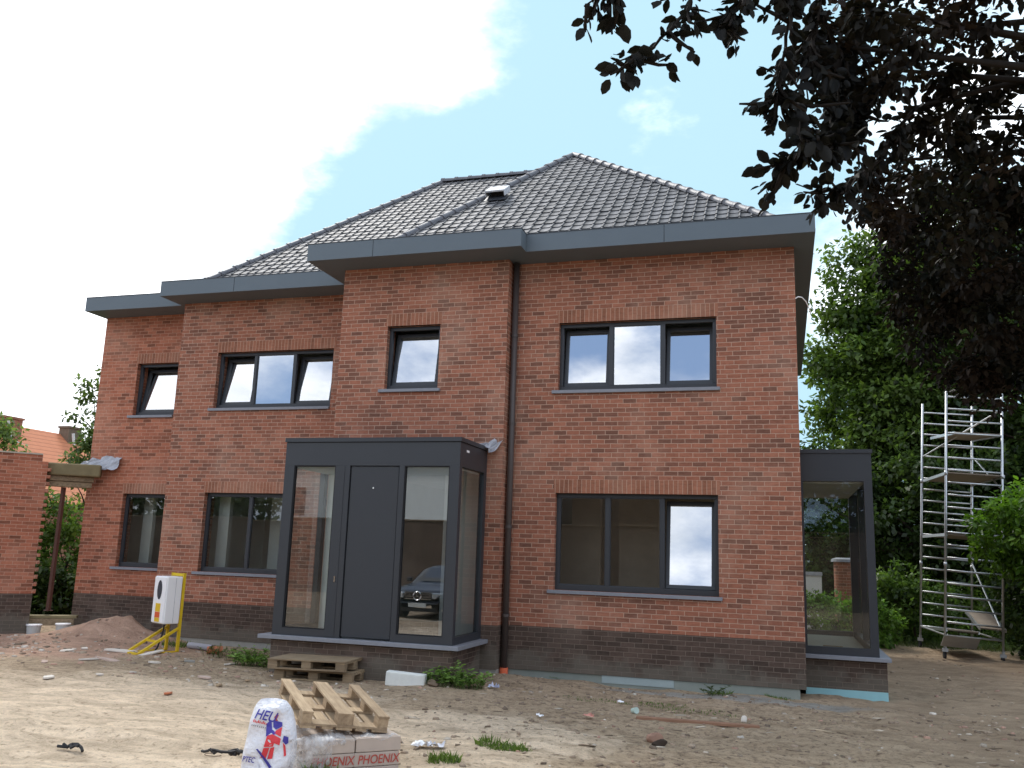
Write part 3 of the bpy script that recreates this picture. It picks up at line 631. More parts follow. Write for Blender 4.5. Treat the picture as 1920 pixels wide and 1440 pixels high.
mb = MB(); mb.box(px0+.1, px1-.1, py0+.1, yT+.34, zs0-.09, zs0-.0015); mb.build('floor', simple('blue covered floor', (.36, .45, .55), .7), por)
mb = MB(); mb.box(px0+.1, px1-.1, py0+.1, yT, g1-.03, g1-.001); mb.build('ceiling', M['pale_plaster'], por)
mb = MB(); mb.box(-6.95, -6.86, py0+.3, yT-.01, zs0, g1-.031); mb.build('plaster_panel', M['pale_plaster'], por)
mb = MB(); mb.box(-7.76, -7.63, yT-.02, yT-.004, zs0, g1-.031); mb.box(-5.605, px1-.095, yT-.02, yT-.004, zs0, g1-.031); mb.build('plaster_panel', M['pale_plaster'], por)
# ------------------------------------------------------------------ glazed bay on the right
bx1, by0, by1 = 1.055, .59, 4.15
mb = MB(); mb.box(.002, bx1+.1, by0+.03, by0+.13, -.036, zs0-.06); mb.box(bx1, bx1+.1, by0+.131, by1, -.036, zs0-.06); mb.box(.002, bx1-.001, by1-.1, by1, -.036, zs0-.06)
bay = mb.build('bay_window', M['plinth'], house, uv=True)
mb = MB(); mb.box(.003, bx1+.098, by0+.025, by1-.01, -.19, -.037); mb.build('insulation_strip', M['xps'], bay)
mb = MB(); mb.box(.001, bx1+.155, by0-.08, by1+.05, zs0-.058, zs0-.001); mb.build('sill', M['sill'], bay, bevel=.005)
mb = MB(); mb.box(.001, bx1, by0, by1, g1+.001, zt)
mb.box(bx1-.12, bx1, by0, by0+.12, zs0, g1); mb.box(.001, .045, by0, by0+.09, zs0, g1); mb.box(.045, bx1-.12, by0, by0+.09, zs0, .57)
mb.box(bx1-.09, bx1, by0+.121, by1-.1, zs0, .57); mb.box(bx1-.12, bx1, by1-.12, by1, zs0, g1); mb.box(.045, bx1-.121, by1-.09, by1, zs0, .57)
mb.box(bx1-.09, bx1, 2.25, 2.36, .57, g1); mb.box(.001, .045, by1-.09, by1, zs0, g1)
mb.build('frame', M['alu'], bay)
mb = MB(); mb.box(-.02, bx1+.02, by0-.02, by1+.02, zt+.001, zt+.06); mb.build('roof_cap', M['alu'], bay)
for Q in (((.045, by0+.04, .57), (bx1-.12, by0+.04, .57), (bx1-.12, by0+.04, g1), (.045, by0+.04, g1)), ((.045, by1-.04, .57), (bx1-.12, by1-.04, .57), (bx1-.12, by1-.04, g1), (.045, by1-.04, g1)),
          ((bx1-.04, by0+.12, .57), (bx1-.04, 2.25, .57), (bx1-.04, 2.25, g1), (bx1-.04, by0+.12, g1)), ((bx1-.04, 2.36, .57), (bx1-.04, by1-.12, .57), (bx1-.04, by1-.12, g1), (bx1-.04, 2.36, g1))):
    mb = MB(); mb.quad(*Q); mb.build('pane', M['glass_low'], bay)
mb = MB(); mb.box(.0, bx1-.12, by0+.1, by1-.1, zs0, zs0+.03); mb.build('floor', simple('pale board floor', (.5, .5, .42), .8), bay)
mb = MB(); mb.box(.0, bx1-.12, by0+.1, by1-.1, g1-.03, g1-.001); mb.build('ceiling', M['plaster'], bay)
mb = MB(); mb.box(.3, .6, 1.6, 1.62, zs0+.031, zs0+.05); mb.box(.58, .6, 1.3, 1.6, zs0+.031, zs0+.05); mb.build('batten', M['wood_old'], bay)
# ------------------------------------------------------------------ brick wall on the left and the gateway to the house
E0 = Vector((-15.19, 1.08, 0)); wd = Vector((-.72, -.69, 0)).normalized(); az = math.atan2(wd.y, wd.x)
gw = thing('garden_wall', 'orange brick wall with dark base standing left of the house beyond the gap', 'wall', E0, (0, 0, az))
def lbuild(mb, name, mat, root, **k): return mb.build(name, mat, root, world=False, **k)
mb = MB(); mb.box(0, 7, -.0, .3, zPl, 3.36); mb.box(.12, 7, 0, .3, 3.361, 3.50)
for k in range(0, 36, 2): mb.box(-.07, -.001, .001, .299, zPl+k*.0733+.006, zPl+(k+1)*.0733)
lbuild(mb, 'wall', M['brick_orange'], gw, uv=True)
mb = MB(); mb.box(-.02, 7, -.001, .301, -.3, zPl-.001); lbuild(mb, 'plinth', M['plinth'], gw, uv=True)
mb = MB(); mb.box(.12, 7.02, -.02, .32, 3.501, 3.53); lbuild(mb, 'coping', simple('mortar bed', (.45, .4, .32), .9), gw)
LB = thing('timber_lintel', 'stack of mossy timber beams bridging the gap between garden wall and house', 'beam', (-14.8, 1.4, 2.85))
for a, b, h0, h1, nm in (((-15.28, 1.02), (-14.32, 1.66), 3.11, 3.37, 0), ((-15.24, 1.08), (-14.52, 1.70), 3.0, 3.105, 1), ((-15.24, 1.1), (-14.56, 1.70), 2.88, 2.995, 2)):
    mb = MB(); mb.bar((a[0], a[1], (h0+h1)/2), (b[0], b[1], (h0+h1)/2), .26-.03*nm, h1-h0); mb.build('beam', M['timber'] if nm == 0 else M['wood_old'], LB, bevel=.03 if nm == 0 else .008)
pp = thing('steel_post', 'thin red oxide steel post propping the timber beams at the gap', 'post', (-14.98, 1.36, -.05))
mb = MB(); mb.box(-15.02, -14.95, 1.33, 1.40, .32, 2.87); mb.build('shaft', M['rust'], pp); mb = MB(); mb.box(-15.05, -14.92, 1.30, 1.43, .305, .32); mb.build('foot_plate', M['rust'], pp)
st = thing('plank_step', 'wooden plank step bridging the gap beside the garden wall', 'step', (-14.75, 1.2, .1))
mb = MB(); mb.bar((-15.2, 1.08, .20), (-14.45, 1.62, .20), .30, .05); mb.build('tread', M['timber'], st)
mb = MB(); mb.bar((-15.12, 1.0, .10), (-14.42, 1.5, .10), .05, .14); mb.build('riser', M['wood_old'], st)
def bucket(x, y, label):
    b = thing('bucket', label, 'bucket', gpt(x, y)); g = float(gz(x, y))
    mb = MB(); mb.tube([(x, y, g-.03), (x, y, g+.2)], [.115, .14], 18, cap=True); mb.build('pail', M['bucket'], b, smooth=False)
    mb = MB(); mb.tube([(x, y, g+.185), (x, y, g+.21)], .15, 18); mb.build('rim', M['white'], b)
bucket(-14.86, .92, 'pale green bucket under the plank step, nearest the garden wall'); bucket(-14.42, 1.22, 'greyish lilac bucket under the plank step, nearest the house')
# ------------------------------------------------------------------ site meter cabinet on its yellow stand
mc = thing('meter_cabinet', 'white electricity cabinet with oval window on yellow steel stand before the house', 'cabinet', (-10.60, -.42, float(gz(-10.6, -.42))), (0, 0, R(-25)))
mb = MB(); mb.box(-.22, .22, -.24, .04, .50, 1.30); lbuild(mb, 'box', M['white'], mc, bevel=.015)
mb = MB(); mb.box(-.205, .205, -.256, -.2405, .515, 1.285); dr = lbuild(mb, 'door', M['white'], mc, bevel=.006)
mb = MB(); n = 20
pts = [(-.0+.085*math.cos(2*math.pi*k/n), -.259, 1.07+.165*math.sin(2*math.pi*k/n)) for k in range(n)]; mb.poly(pts); lbuild(mb, 'oval_window', M['lens'], dr)
mb = MB(); mb.box(-.09, .08, -.2595, -.2565, .70, .84); lbuild(mb, 'warning_label', M['sticker_yellow'], dr)
mb = MB(); mb.box(-.09, .08, -.2595, -.2565, .60, .695); lbuild(mb, 'warning_label', M['sticker_red'], dr)
mb = MB(); mb.box(-.09, .08, -.2595, -.2565, .53, .597); lbuild(mb, 'warning_label', M['sticker_yellow'], dr)
mb = MB(); mb.bar((.2215, -.08, .52), (.2215, -.08, 1.28), .004, .004); lbuild(mb, 'panel_seam', M['ink_grey'], mc)
mb = MB()
for x in (-.2, .2):
    mb.bar((x, .07, 0), (x, .07, 1.36), .045); mb.bar((x, .05, .42), (x, -.62, .03), .04); mb.bar((x, .09, .02), (x, -.68, .02), .045)
mb.bar((-.2, .07, 1.33), (.2, .07, 1.33), .045); mb.bar((-.2, -.3, .21), (.2, -.3, .21), .035); mb.bar((-.2, -.66, .025), (.2, -.66, .025), .045)
lbuild(mb, 'stand', M['yellow'], mc)
mb = MB(); mb.tube([(0, -.1, .51), (-.02, -.12, .3), (.02, -.2, .1), (.1, -.3, .02)], .016, 6); lbuild(mb, 'cable', M['rubber'], mc)
# ------------------------------------------------------------------ pallets
def pallet(name, label, loc, rot, flip=False, deck=False, mat='wood', group=None):
    p = thing(name, label, 'pallet', loc, rot, group); L, Wd = 1.2, .8
    def bx(nm, x0, x1, y0, y1, z0, z1):
        mb = MB()
        if flip: z0, z1 = .144-z1, .144-z0
        j = lambda: random.uniform(-.004, .004)
        mb.box(x0+j(), x1+j(), y0+j(), y1+j(), z0, z1); return lbuild(mb, nm, M[mat], p, bevel=.003)
    for y0, y1 in ((0, .1), (.3275, .4725), (.7, .8)):
        bx('skid', 0, L, y0, y1, 0, .022)
        for x0, x1 in ((0, .145), (.5275, .6725), (1.055, 1.2)): bx('block', x0, x1, y0+.003, y1-.003, .0225, .0995)
    for x0, x1 in ((0, .145), (.5275, .6725), (1.055, 1.2)): bx('stringer', x0, x1, 0, Wd, .1, .1215)
    if deck: bx('deck_sheet', -.01, 1.21, -.01, .81, .122, .144)
    else:
        for y0, y1 in ((0, .145), (.1975, .2975), (.3275, .4725), (.5025, .6025), (.655, .8)): bx('deck_board', 0, L, y0, y1, .122, .144)
    return p
pallet('pallet', 'grey brown wooden pallet on the ground, under another before the porch', (-7.40, -2.18, -.10), (0, 0, R(5)), mat='wood_old')
pallet('pallet', 'closed deck wooden pallet lying on top of another before the porch', (-7.46, -2.28, .05), (0, R(-.8), R(3.5)), deck=True, mat='wood_old')
pw = Vector((.8, .6, 0)); 
PA = math.atan2(.76, -.65)                                            # direction of the pallet's length
pf = pallet('pallet', 'upside down pale pallet lying askew on top of the wrapped block stack', (-3.78, -6.19, .155), (0, 0, 0), flip=True)
pf.rotation_euler = (Matrix.Rotation(PA, 4, 'Z') @ Matrix.Rotation(R(-5.3), 4, 'Y') @ Matrix.Rotation(R(6), 4, 'X')).to_euler()
# ------------------------------------------------------------------ stack of blocks
def text_mesh(body, size, bold=.012):
    c = bpy.data.curves.new('lettering', 'FONT'); c.body = body; c.size = size; c.offset = bold*size; c.fill_mode = 'BOTH'
    o = bpy.data.objects.new('lettering', c); COL.objects.link(o); bpy.context.view_layer.update()
    me = bpy.data.meshes.new_from_object(o.evaluated_get(bpy.context.evaluated_depsgraph_get())); bpy.data.objects.remove(o); bpy.data.curves.remove(c)
    return me
def text(body, size, fn, mat, parent, bold=.012, shear=0, cuts=0, name='lettering', cx=1.0):
    me = text_mesh(body, size, bold)
    if cuts:
        bm = bmesh.new(); bm.from_mesh(me); bmesh.ops.triangulate(bm, faces=bm.faces[:]); bmesh.ops.subdivide_edges(bm, edges=bm.edges[:], cuts=cuts); bm.to_mesh(me); bm.free()
    for v in me.vertices: v.co = fn((v.co.x+shear*v.co.y)*cx, v.co.y)
    me.materials.clear(); me.materials.append(mat); o = bpy.data.objects.new(name, me); COL.objects.link(o); o.parent = parent; return o
bs = thing('block_stack', 'stack of pale blocks with red lettering wrapped in torn plastic film', 'block stack', onz(752, 1380, .15)-Vector((0, 0, .366)), (0, 0, math.atan2(-.66, -.75)))
# local x: along the front towards the left of the photo, y: towards the viewer is +y
LBk, HB, DB = .42, .122, .25
rows = 3
for r_ in range(rows):
    for c_ in range(2):
        for d_i in range(3):
            if d_i and r_ < rows-1: continue
            x0 = c_*LBk + (.0 if r_ % 2 else .17)*(-1 if False else 1)*.0 + random.uniform(-.006, .006); z0 = r_*HB+.003
            sx = .17 if r_ == rows-1 else 0
            xa, xb = x0+.004, x0+LBk-.004
            mb = MB(); mb.box(xa, xb, -d_i*DB-DB+.006, -d_i*DB-.004+random.uniform(-.006, .004), z0, z0+HB-.005)
            b_ = lbuild(mb, 'block', M['lime'], bs, bevel=.006)
            if d_i == 0 and r_ == 1 and c_ < 2:
                fx = xb-.03; fz = z0+.025
                text('PHOENIX', .105, lambda u, v, fx=fx, fz=fz: Vector((fx-u, .004, fz+v)), M['ink_dark'], b_, .01, .15, cx=.84)
mb = MB(); nxw, nzw = 34, 16; rnd = random.Random(4)
def wrapz(s, t):   # film over the top and down the left part of the front
    x = .50+s*.48
    if t < .5: q = t/.5; y, z = .02+.02*math.sin(x*13+q*5), .02+q*.345
    else: q = (t-.5)/.5; y, z = .02-q*.62, .372+.02*math.sin(x*9+q*7)
    return (x+rnd.uniform(-.01, .01), y+rnd.uniform(-.006, .02), z+rnd.uniform(-.008, .012))
for j in range(nzw+1):
    for i_ in range(nxw+1): mb.v.append(wrapz(i_/nxw, j/nzw))
for j in range(nzw):
    for i_ in range(nxw):
        if j < 7 and i_ < 12-j*.6: continue
        q = j*(nxw+1)+i_; mb.f.append((q, q+1, q+nxw+2, q+nxw+1)); mb.m.append(0)
lbuild(mb, 'plastic_wrap', M['film'], bs, smooth=True)
mb = MB()
for j in range(9):
    for i_ in range(17):
        s, t = i_/16, j/8; mb.v.append((-.03+s*.5, .015-t*.62, .362+.02*math.sin(s*11+t*6)+rnd.uniform(-.006, .012)-(.07*max(0, s*-1+.12)/.12 if s < .12 else 0)))
for j in range(8):
    for i_ in range(16): q = j*17+i_; mb.f.append((q, q+1, q+18, q+17)); mb.m.append(0)
lbuild(mb, 'plastic_wrap', M['film'], bs, smooth=True)
# ------------------------------------------------------------------ plaster bag
bag = thing('plaster_bag', 'white printed plaster bag slumped against the wrapped block stack', 'bag', onz(494, 1462, -.17), (R(-13), R(3), R(24)))
def bagw(t): return .205-.03*max(0, t-.72)/.28 - (.045*((t-.84)/.16)**2 if t > .84 else 0) + .02*math.sin(t*5)
HBG = .66
def bagp(s, t, side=1, off=0):
    w_ = bagw(t); x = s*w_; th = .10*math.sqrt(max(0, 1-abs(s)**2.6))*(min(1, (1-t)*5+.25))*(min(1, t*6+.35))
    y = -side*(th+off)+.014*math.sin(s*7+t*9)*(1-abs(s))+.012*math.sin(s*3-t*17)
    return Vector((x+.02*math.sin(t*4), y, t*HBG-.06*(s*s)*(t > .8)*(t-.8)*5*.25))
mb = MB(); nu, nv = 26, 34
for side in (1, -1):
    base = len(mb.v)
    for j in range(nv+1):
        for i_ in range(nu+1): mb.v.append(tuple(bagp(-1+2*i_/nu, j/nv, side)))
    for j in range(nv):
        for i_ in range(nu):
            q = base+j*(nu+1)+i_; f_ = (q, q+1, q+nu+2, q+nu+1); mb.f.append(f_ if side == 1 else f_[::-1]); mb.m.append(0)
body = lbuild(mb, 'sack', M['bag'], bag, smooth=True)
def onbag(x, z, off=.006): t = min(.999, max(0, z/HBG)); s = max(-.98, min(.98, (x-.02*math.sin(t*4))/bagw(t))); return bagp(s, t, 1, off)
def rotfn(x0, z0, ang): c, s = math.cos(R(ang)), math.sin(R(ang)); return lambda u, v: onbag(x0+u*c-v*s, z0+u*s+v*c)
text('HEU', .115, rotfn(-.155, .485, -9), M['ink_blue'], body, .012, .2, 1, cx=.85)
text('Gelieve', .05, rotfn(-.155, .428, -8), M['ink_red'], body, .01, .1, 1) if False else None
def patch(pts, mat, name='printed_panel', off=.005):
    bm = bmesh.new(); vs = [bm.verts.new((x, z, 0)) for x, z in pts]; bm.faces.new(vs); bmesh.ops.triangulate(bm, faces=bm.faces[:]); bmesh.ops.subdivide_edges(bm, edges=bm.edges[:], cuts=5)
    for v in bm.verts: v.co = onbag(v.co.x, v.co.y, off)
    me = bpy.data.meshes.new(name); bm.to_mesh(me); bm.free(); me.materials.append(mat); o = bpy.data.objects.new(name, me); COL.objects.link(o); o.parent = body
for k in range(9): patch([(-.155+k*.014, .45-k*.002), (-.146+k*.014, .45-k*.002), (-.143+k*.014, .472-k*.002-(k % 3)*.006), (-.152+k*.014, .472-k*.002-(k % 3)*.006)], M['ink_red'])
for k in range(8): patch([(-.165+k*.017, .42-k*.0025), (-.157+k*.017, .42-k*.0025), (-.155+k*.017, .432-k*.0025), (-.163+k*.017, .432-k*.0025)], M['ink_grey'])
patch([(-.035, .44), (.0, .478), (.02, .40), (.055, .375), (.05, .36), (-.025, .34)], M['ink_blue']); patch([(.015, .475), (.095, .462), (.10, .43), (.05, .40), (.025, .42)], M['ink_blue'])
patch([(.055, .395), (.10, .425), (.10, .345), (.04, .372)], M['ink_red']); patch([(-.015, .345), (.03, .362), (.105, .33), (.10, .275), (.055, .29), (.05, .262), (-.03, .255)], M['ink_red'])
patch([(-.03, .248), (-.045, .17), (.0, .165), (.02, .252)], M['ink_red']); patch([(.028, .25), (.012, .162), (.055, .168), (.062, .262)], M['ink_red'])
patch([(.02, .50), (.04, .53), (.055, .515), (.045, .485), (.06, .47), (.03, .472)], M['ink_dark'])
patch([(.125, .355), (.165, .345), (.17, .30), (.15, .285), (.12, .31)], M['ink_blue']); patch([(.125, .30), (.148, .278), (.168, .20), (.15, .19)], M['ink_red'])
patch([(-.09, .235), (-.075, .238), (.055, .10), (.045, .09)], M['ink_blue']); patch([(-.065, .22), (-.055, .222), (.062, .105), (.056, .10)], M['ink_blue'])
text('PTEC', .06, rotfn(-.20, .135, -4), M['ink_blue'], body, .01, .15, 1, cx=.8)
T_ = Matrix.Rotation(R(0), 4, 'Z')
mb = MB()
for j in range(5):
    for i_ in range(9):
        s, t = i_/8, j/4; mb.v.append((-.06+s*.20+t*.05, -.135-.05*math.sin(s*3)*t-.02*t, .16-s*.13-t*.09+.015*math.sin(s*9)))
for j in range(4):
    for i_ in range(8): q = j*9+i_; mb.f.append((q, q+1, q+10, q+9)); mb.m.append(0)
lbuild(mb, 'bag_flap', M['bag'], bag, smooth=True)
# ------------------------------------------------------------------ small things on the ground
def loose(name, label, cat, mb, mat, group=None, bevel=0, smooth=False):
    cx = sum(v[0] for v in mb.v)/len(mb.v); cy = sum(v[1] for v in mb.v)/len(mb.v); cz = min(v[2] for v in mb.v)
    mb.v = [(a-cx, b-cy, c-cz) for a, b, c in mb.v]; o = mb.build(name, mat, None, bevel=bevel, smooth=smooth); o.location = (cx, cy, cz)
    return tag(o, label, cat, group)
def rock(x, y, sx, sy, sz, rz, seed, sink=.25, z=None):
    rnd = random.Random(seed); bm = bmesh.new(); bmesh.ops.create_icosphere(bm, subdivisions=2, radius=1)
    pl = [(Vector((rnd.gauss(0, 1), rnd.gauss(0, 1), rnd.gauss(0, 1))).normalized(), rnd.uniform(.55, .9)) for _ in range(9)]
    mb = MB(); g = float(gz(x, y)) if z is None else z
    for v in bm.verts:
        p = v.co.copy()
        for n_, d_2 in pl:
            q = p.dot(n_)
            if q > d_2: p -= n_*(q-d_2)
        p += Vector((rnd.uniform(-.03, .03),)*3); p = Vector((p.x*sx, p.y*sy, p.z*sz)); c, s = math.cos(rz), math.sin(rz)
        mb.v.append((x+p.x*c-p.y*s, y+p.x*s+p.y*c, g+sz*(1-2*sink)+p.z))
    mb.f = [tuple(v.index for v in f.verts) for f in bm.faces]; mb.m = [0]*len(mb.f); bm.free(); return mb
mb = MB(); T = Matrix.Translation(gpt(-5.46, -1.86)+Vector((0, 0, .10))) @ Matrix.Rotation(R(7), 4, 'Z') @ Matrix.Rotation(R(3), 4, 'Y'); mb.box(-.29, .29, -.07, .07, -.13, .075, 0, T)
loose('foam_block', 'chipped white foam block on the ground beside the stacked pallets', 'foam block', mb, M['foam'], bevel=.02)
p0 = gpt(-9.86, -.34)+Vector((0, 0, .06)); mb = MB(); d = Vector((.80, .6, 0)).normalized(); N_ = 16
def hollow(mb, a, b, ro, ri, n=16):
    a, b = Vector(a), Vector(b); d = (b-a).normalized(); sx = d.cross(Vector((0, 0, 1))).normalized(); sy = sx.cross(d); base = len(mb.v)
    for p, r_ in ((a, ri), (a, ro), (b, ro), (b, ri)):
        for k in range(n): A = 2*math.pi*k/n; mb.v.append(tuple(p+(sx*math.cos(A)+sy*math.sin(A))*r_))
    for q in range(4):
        for k in range(n): i0 = base+q*n; i1 = base+((q+1) % 4)*n; mb.f.append((i0+k, i0+(k+1) % n, i1+(k+1) % n, i1+k)); mb.m.append(0)
hollow(mb, p0, p0+d*.26, .062, .052); loose('pipe_stub', 'short terracotta pipe stub lying in the weeds', 'pipe', mb, M['orange_pipe'])
q0 = gpt(-10.02, .05)+Vector((0, 0, .05)); mb = MB(); hollow(mb, q0, q0+Vector((-.62, .18, .0)), .055, .047); loose('pipe_length', 'grey plastic pipe lying along the foot of the house', 'pipe', mb, M['grey_pipe'])
mb = MB(); a = gpt(-9.6, -.35)+Vector((0, 0, .05)); mb.bar(a, a+Vector((.55, .22, .0)), .035, .02); loose('batten', 'pale thin batten lying behind the terracotta pipe stub', 'batten', mb, M['wood'])
mb = MB(); a = gpt(-9.0, -1.0)+Vector((0, 0, .05)); mb.bar(a, a+Vector((.8, .32, .03)), .04, .02); loose('batten', 'pale thin batten half hidden in the weeds left of the pallets', 'batten', mb, M['wood'])
a = onz(1193, 1346, -.11); b = onz(1424, 1363, -.11); mb = MB(); a.z = float(gz(a.x, a.y))+.012; b.z = float(gz(b.x, b.y))+.014; mb.bar(a, b, .10, .03)
loose('plank', 'long reddish plank half sunk in the dirt before the right wing', 'plank', mb, simple('reddish plank', (.30, .17, .11), .9, .2, 0, .3, 5))
p = onz(1228, 1392, -.12); loose('brick_fragment', 'big broken brick chunk with dark underside in the right foreground', 'brick', rock(p.x, p.y, .10, .075, .07, .5, 3, .2), M['orange_pipe'] if False else simple('pinkish brick chunk', (.36, .22, .16), .95, .2, 0, .35, 9, .5))
p = onz(1236, 1403, -.12); loose('stone', 'dark flat stone just before the big brick chunk', 'stone', rock(p.x, p.y, .09, .06, .045, .2, 9, .2), simple('dark clod', (.06, .045, .035), .95, .1, 0, .3, 9, .5))
p = onz(810, 1293, -.12); loose('stone', 'rounded brown stone at the left edge of the weeds by the porch', 'stone', rock(p.x, p.y, .10, .08, .06, .2, 12, .2), M['stone'])
def flat(px, py, L, Wd, name, label, cat, mat, seed, th=.011, tilt=9):
    p = onz(px, py, -.12); rnd = random.Random(seed); n = rnd.randint(6, 9); mb = MB(); top = []; bot = []
    T = Matrix.Translation(gpt(p.x, p.y)+Vector((0, 0, .018))) @ Matrix.Rotation(rnd.uniform(0, 3), 4, 'Z') @ Matrix.Rotation(R(rnd.uniform(-tilt, tilt)), 4, 'X') @ Matrix.Rotation(R(rnd.uniform(-tilt, tilt)), 4, 'Y')
    for k in range(n):
        A = 2*math.pi*k/n+rnd.uniform(-.2, .2); q = Vector((math.cos(A)*L/2, math.sin(A)*Wd/2, 0))*rnd.uniform(.62, 1.25); top.append(T @ (q+Vector((0, 0, th)))); bot.append(T @ (q-Vector((0, 0, th))))
    mb.poly(top); mb.poly(bot[::-1])
    for k in range(n): mb.quad(bot[k], bot[(k+1) % n], top[(k+1) % n], top[k])
    return loose(name, label, cat, mb, mat)
PL = simple('white plaster shard', (.72, .66, .58), .9, .2, 0, .12, 9)
PK = simple('pinkish plaster shard', (.55, .42, .35), .9, .2, 0, .15, 9)
for (px, py, L, Wd, lab, mat) in ((125, 1227, .26, .13, 'white plaster shard, leftmost on the rubble left of the cabinet', PL), (158, 1223, .16, .1, 'small white plaster shard behind the leftmost shard', PL), (226, 1228, .55, .2, 'long white plaster shard below the earth mound', PL),
        (280, 1233, .6, .12, 'white plaster slab edge right under the yellow stand', PL), (172, 1238, .34, .16, 'white plaster shard left of the pinkish slab', PL), (203, 1246, .5, .2, 'pinkish plaster slab, largest of the shards', PK), (288, 1249, .2, .18, 'lumpy pale shard below the yellow stand', PL),
        (82, 1243, .24, .12, 'thin pale shard lying alone on the far left dirt', PK), (90, 1275, .3, .16, 'pale shard at the far left edge of the sand', PL), (186, 1271, .14, .1, 'small square white chip on the sand, below the pinkish slab', PL), (249, 1268, .16, .1, 'small white chip on the sand, below the yellow stand', PL),
        (384, 1278, .2, .16, 'pinkish lump on the sand left of the pallets', PK), (410, 1286, .34, .08, 'pale wood splinter on the sand left of the pallets', M['wood']), (463, 1279, .12, .06, 'small yellow chip just left of the stacked pallets', M['wood']),
        (313, 1308, .14, .13, 'reddish brick chip in the middle of the sand', M['orange_pipe']), (430, 1250, .3, .14, 'flat white shard among the weeds left of the pallets', PL), (354, 1247, .2, .1, 'grey stone chip before the grey pipe', M['concrete'])):
    flat(px, py, L, Wd, 'plaster_shard' if mat in (PL, PK) else 'debris_chip', lab, 'shard' if mat in (PL, PK) else 'chip', mat, int(px))
def paper(px, py, s, label, mat, seed, name='litter', cat='litter'):
    p = onz(px, py, -.12); g = gpt(p.x, p.y); rnd = random.Random(seed); mb = MB(); n = 7
    for j in range(n):
        for i_ in range(n): mb.v.append((g.x+(i_/(n-1)-.5)*s*1.4+rnd.uniform(-.1, .1)*s, g.y+(j/(n-1)-.5)*s+rnd.uniform(-.1, .1)*s, g.z+.02+abs(rnd.gauss(0, .22))*s))
    for j in range(n-1):
        for i_ in range(n-1): q = j*n+i_; mb.f.append((q, q+1, q+n+1, q+n)); mb.m.append(0)
    return loose(name, label, cat, mb, mat)
paper(925, 1299, .11, 'crumpled pale blue paper on the dirt right of the porch weeds', simple('pale blue paper', (.55, .58, .74), .8), 2)
paper(792, 1403, .13, 'crumpled white plastic scrap right of the block stack', M['white'], 4); paper(818, 1408, .12, 'crumpled grey white plastic scrap beside the whiter scrap', simple('grey white scrap', (.62, .62, .66), .6), 6)
paper(1164, 1325, .06, 'small white scrap on the dirt below the lower right window', M['white'], 7); paper(1104, 1350, .09, 'reddish white packaging scrap on the dirt', simple('red scrap', (.6, .28, .22), .7), 8); paper(1012, 1371-20, .06, 'tiny white scrap left of the reddish packaging', M['white'], 9)
p = onz(1186, 1338, -.12); g = gpt(p.x, p.y); mb = MB(); mb.tube([g+Vector((0, 0, .03)), g+Vector((.06, -.06, .045))], [.03, .04], 12); loose('paper_cup', 'small crushed white and green cup on the dirt', 'cup', mb, simple('pale green cup', (.5, .62, .55), .6))
p = onz(1396, 1355, -.12); loose('debris_chip', 'white lump resting on the end of the reddish plank', 'chip', rock(p.x, p.y, .05, .04, .05, .5, 33, .15), PL)
# black straps on the sand
def strap(px, py, label, seed, n, s):
    p = onz(px, py, -.11); rnd = random.Random(seed); mb = MB()
    for k in range(n):
        a = Vector((p.x+rnd.uniform(-s, s), p.y+rnd.uniform(-s*.4, s*.4), 0)); pts = []; A = rnd.uniform(0, 6)
        for q in range(7): A += rnd.uniform(-.9, .9); a += Vector((math.cos(A), math.sin(A)*.6, 0))*.05; pts.append((a.x, a.y, float(gz(a.x, a.y))+.025+rnd.uniform(0, .035)))
        mb.tube(pts, .014, 5)
    return loose('strap', label, 'strap', mb, M['rubber'])
strap(450, 1424, 'tangled black straps on the sand left of the white bag', 3, 9, .17); strap(108, 1414, 'thin black strap lying on the sand, lower left', 5, 2, .07)
mb = MB(); p = onz(398, 1428, -.11); pts = [(p.x+.08*math.cos(t), p.y+.05*math.sin(t), float(gz(p.x, p.y))+.012) for t in np.linspace(2, 6.5, 12)]; mb.tube(pts, .004, 5); loose('wire_loop', 'small curled wire on the sand left of the tangled straps', 'wire', mb, M['stone'])
# rubble nobody could count
def chips(n, fx, fy, smin, smax, cols, seed):
    rg = np.random.default_rng(seed); V = []; F = []; T_ = []
    base = np.array([(-1,-1,-.6),(1,-1,-.6),(1,1,-.6),(-1,1,-.6),(-.8,-.7,.6),(.7,-.8,.6),(.8,.7,.5),(-.7,.8,.6)], float); fc = np.array(((0,3,2,1),(4,5,6,7),(0,1,5,4),(1,2,6,5),(2,3,7,6),(3,0,4,7)))
    for k in range(n):
        x = fx(rg); y = fy(rg, x); s = smin+(smax-smin)*rg.random()**3.2; q = base*(1+rg.normal(0, .22, base.shape))*s*np.array([1, .75*rg.uniform(.5, 1.2), rg.uniform(.3, .8)])
        a = rg.uniform(0, 6.28); b = rg.normal(0, .3); c, sn = math.cos(a), math.sin(a); Rz = np.array([[c, -sn, 0], [sn, c, 0], [0, 0, 1]]); Rx = np.array([[1, 0, 0], [0, math.cos(b), -math.sin(b)], [0, math.sin(b), math.cos(b)]])
        q = q @ (Rz @ Rx).T + np.array([x, y, float(gz(x, y))+s*.12]); F.append(fc+8*k); V.append(q); col = np.array(cols[rg.integers(len(cols))])*rg.uniform(.75, 1.2); T_.append(np.tile(col, (8, 1)))
    return np.concatenate(V), np.concatenate(F), np.concatenate(T_)
CB = [(.66, .6, .52), (.55, .48, .4), (.38, .24, .18), (.45, .28, .21), (.30, .23, .17), (.33, .26, .19), (.38, .3, .22), (.22, .17, .12), (.46, .39, .31)]
v1 = chips(900, lambda g: g.uniform(-17, -9.3), lambda g, x: g.normal(-.9, .75), .008, .055, CB, 11)
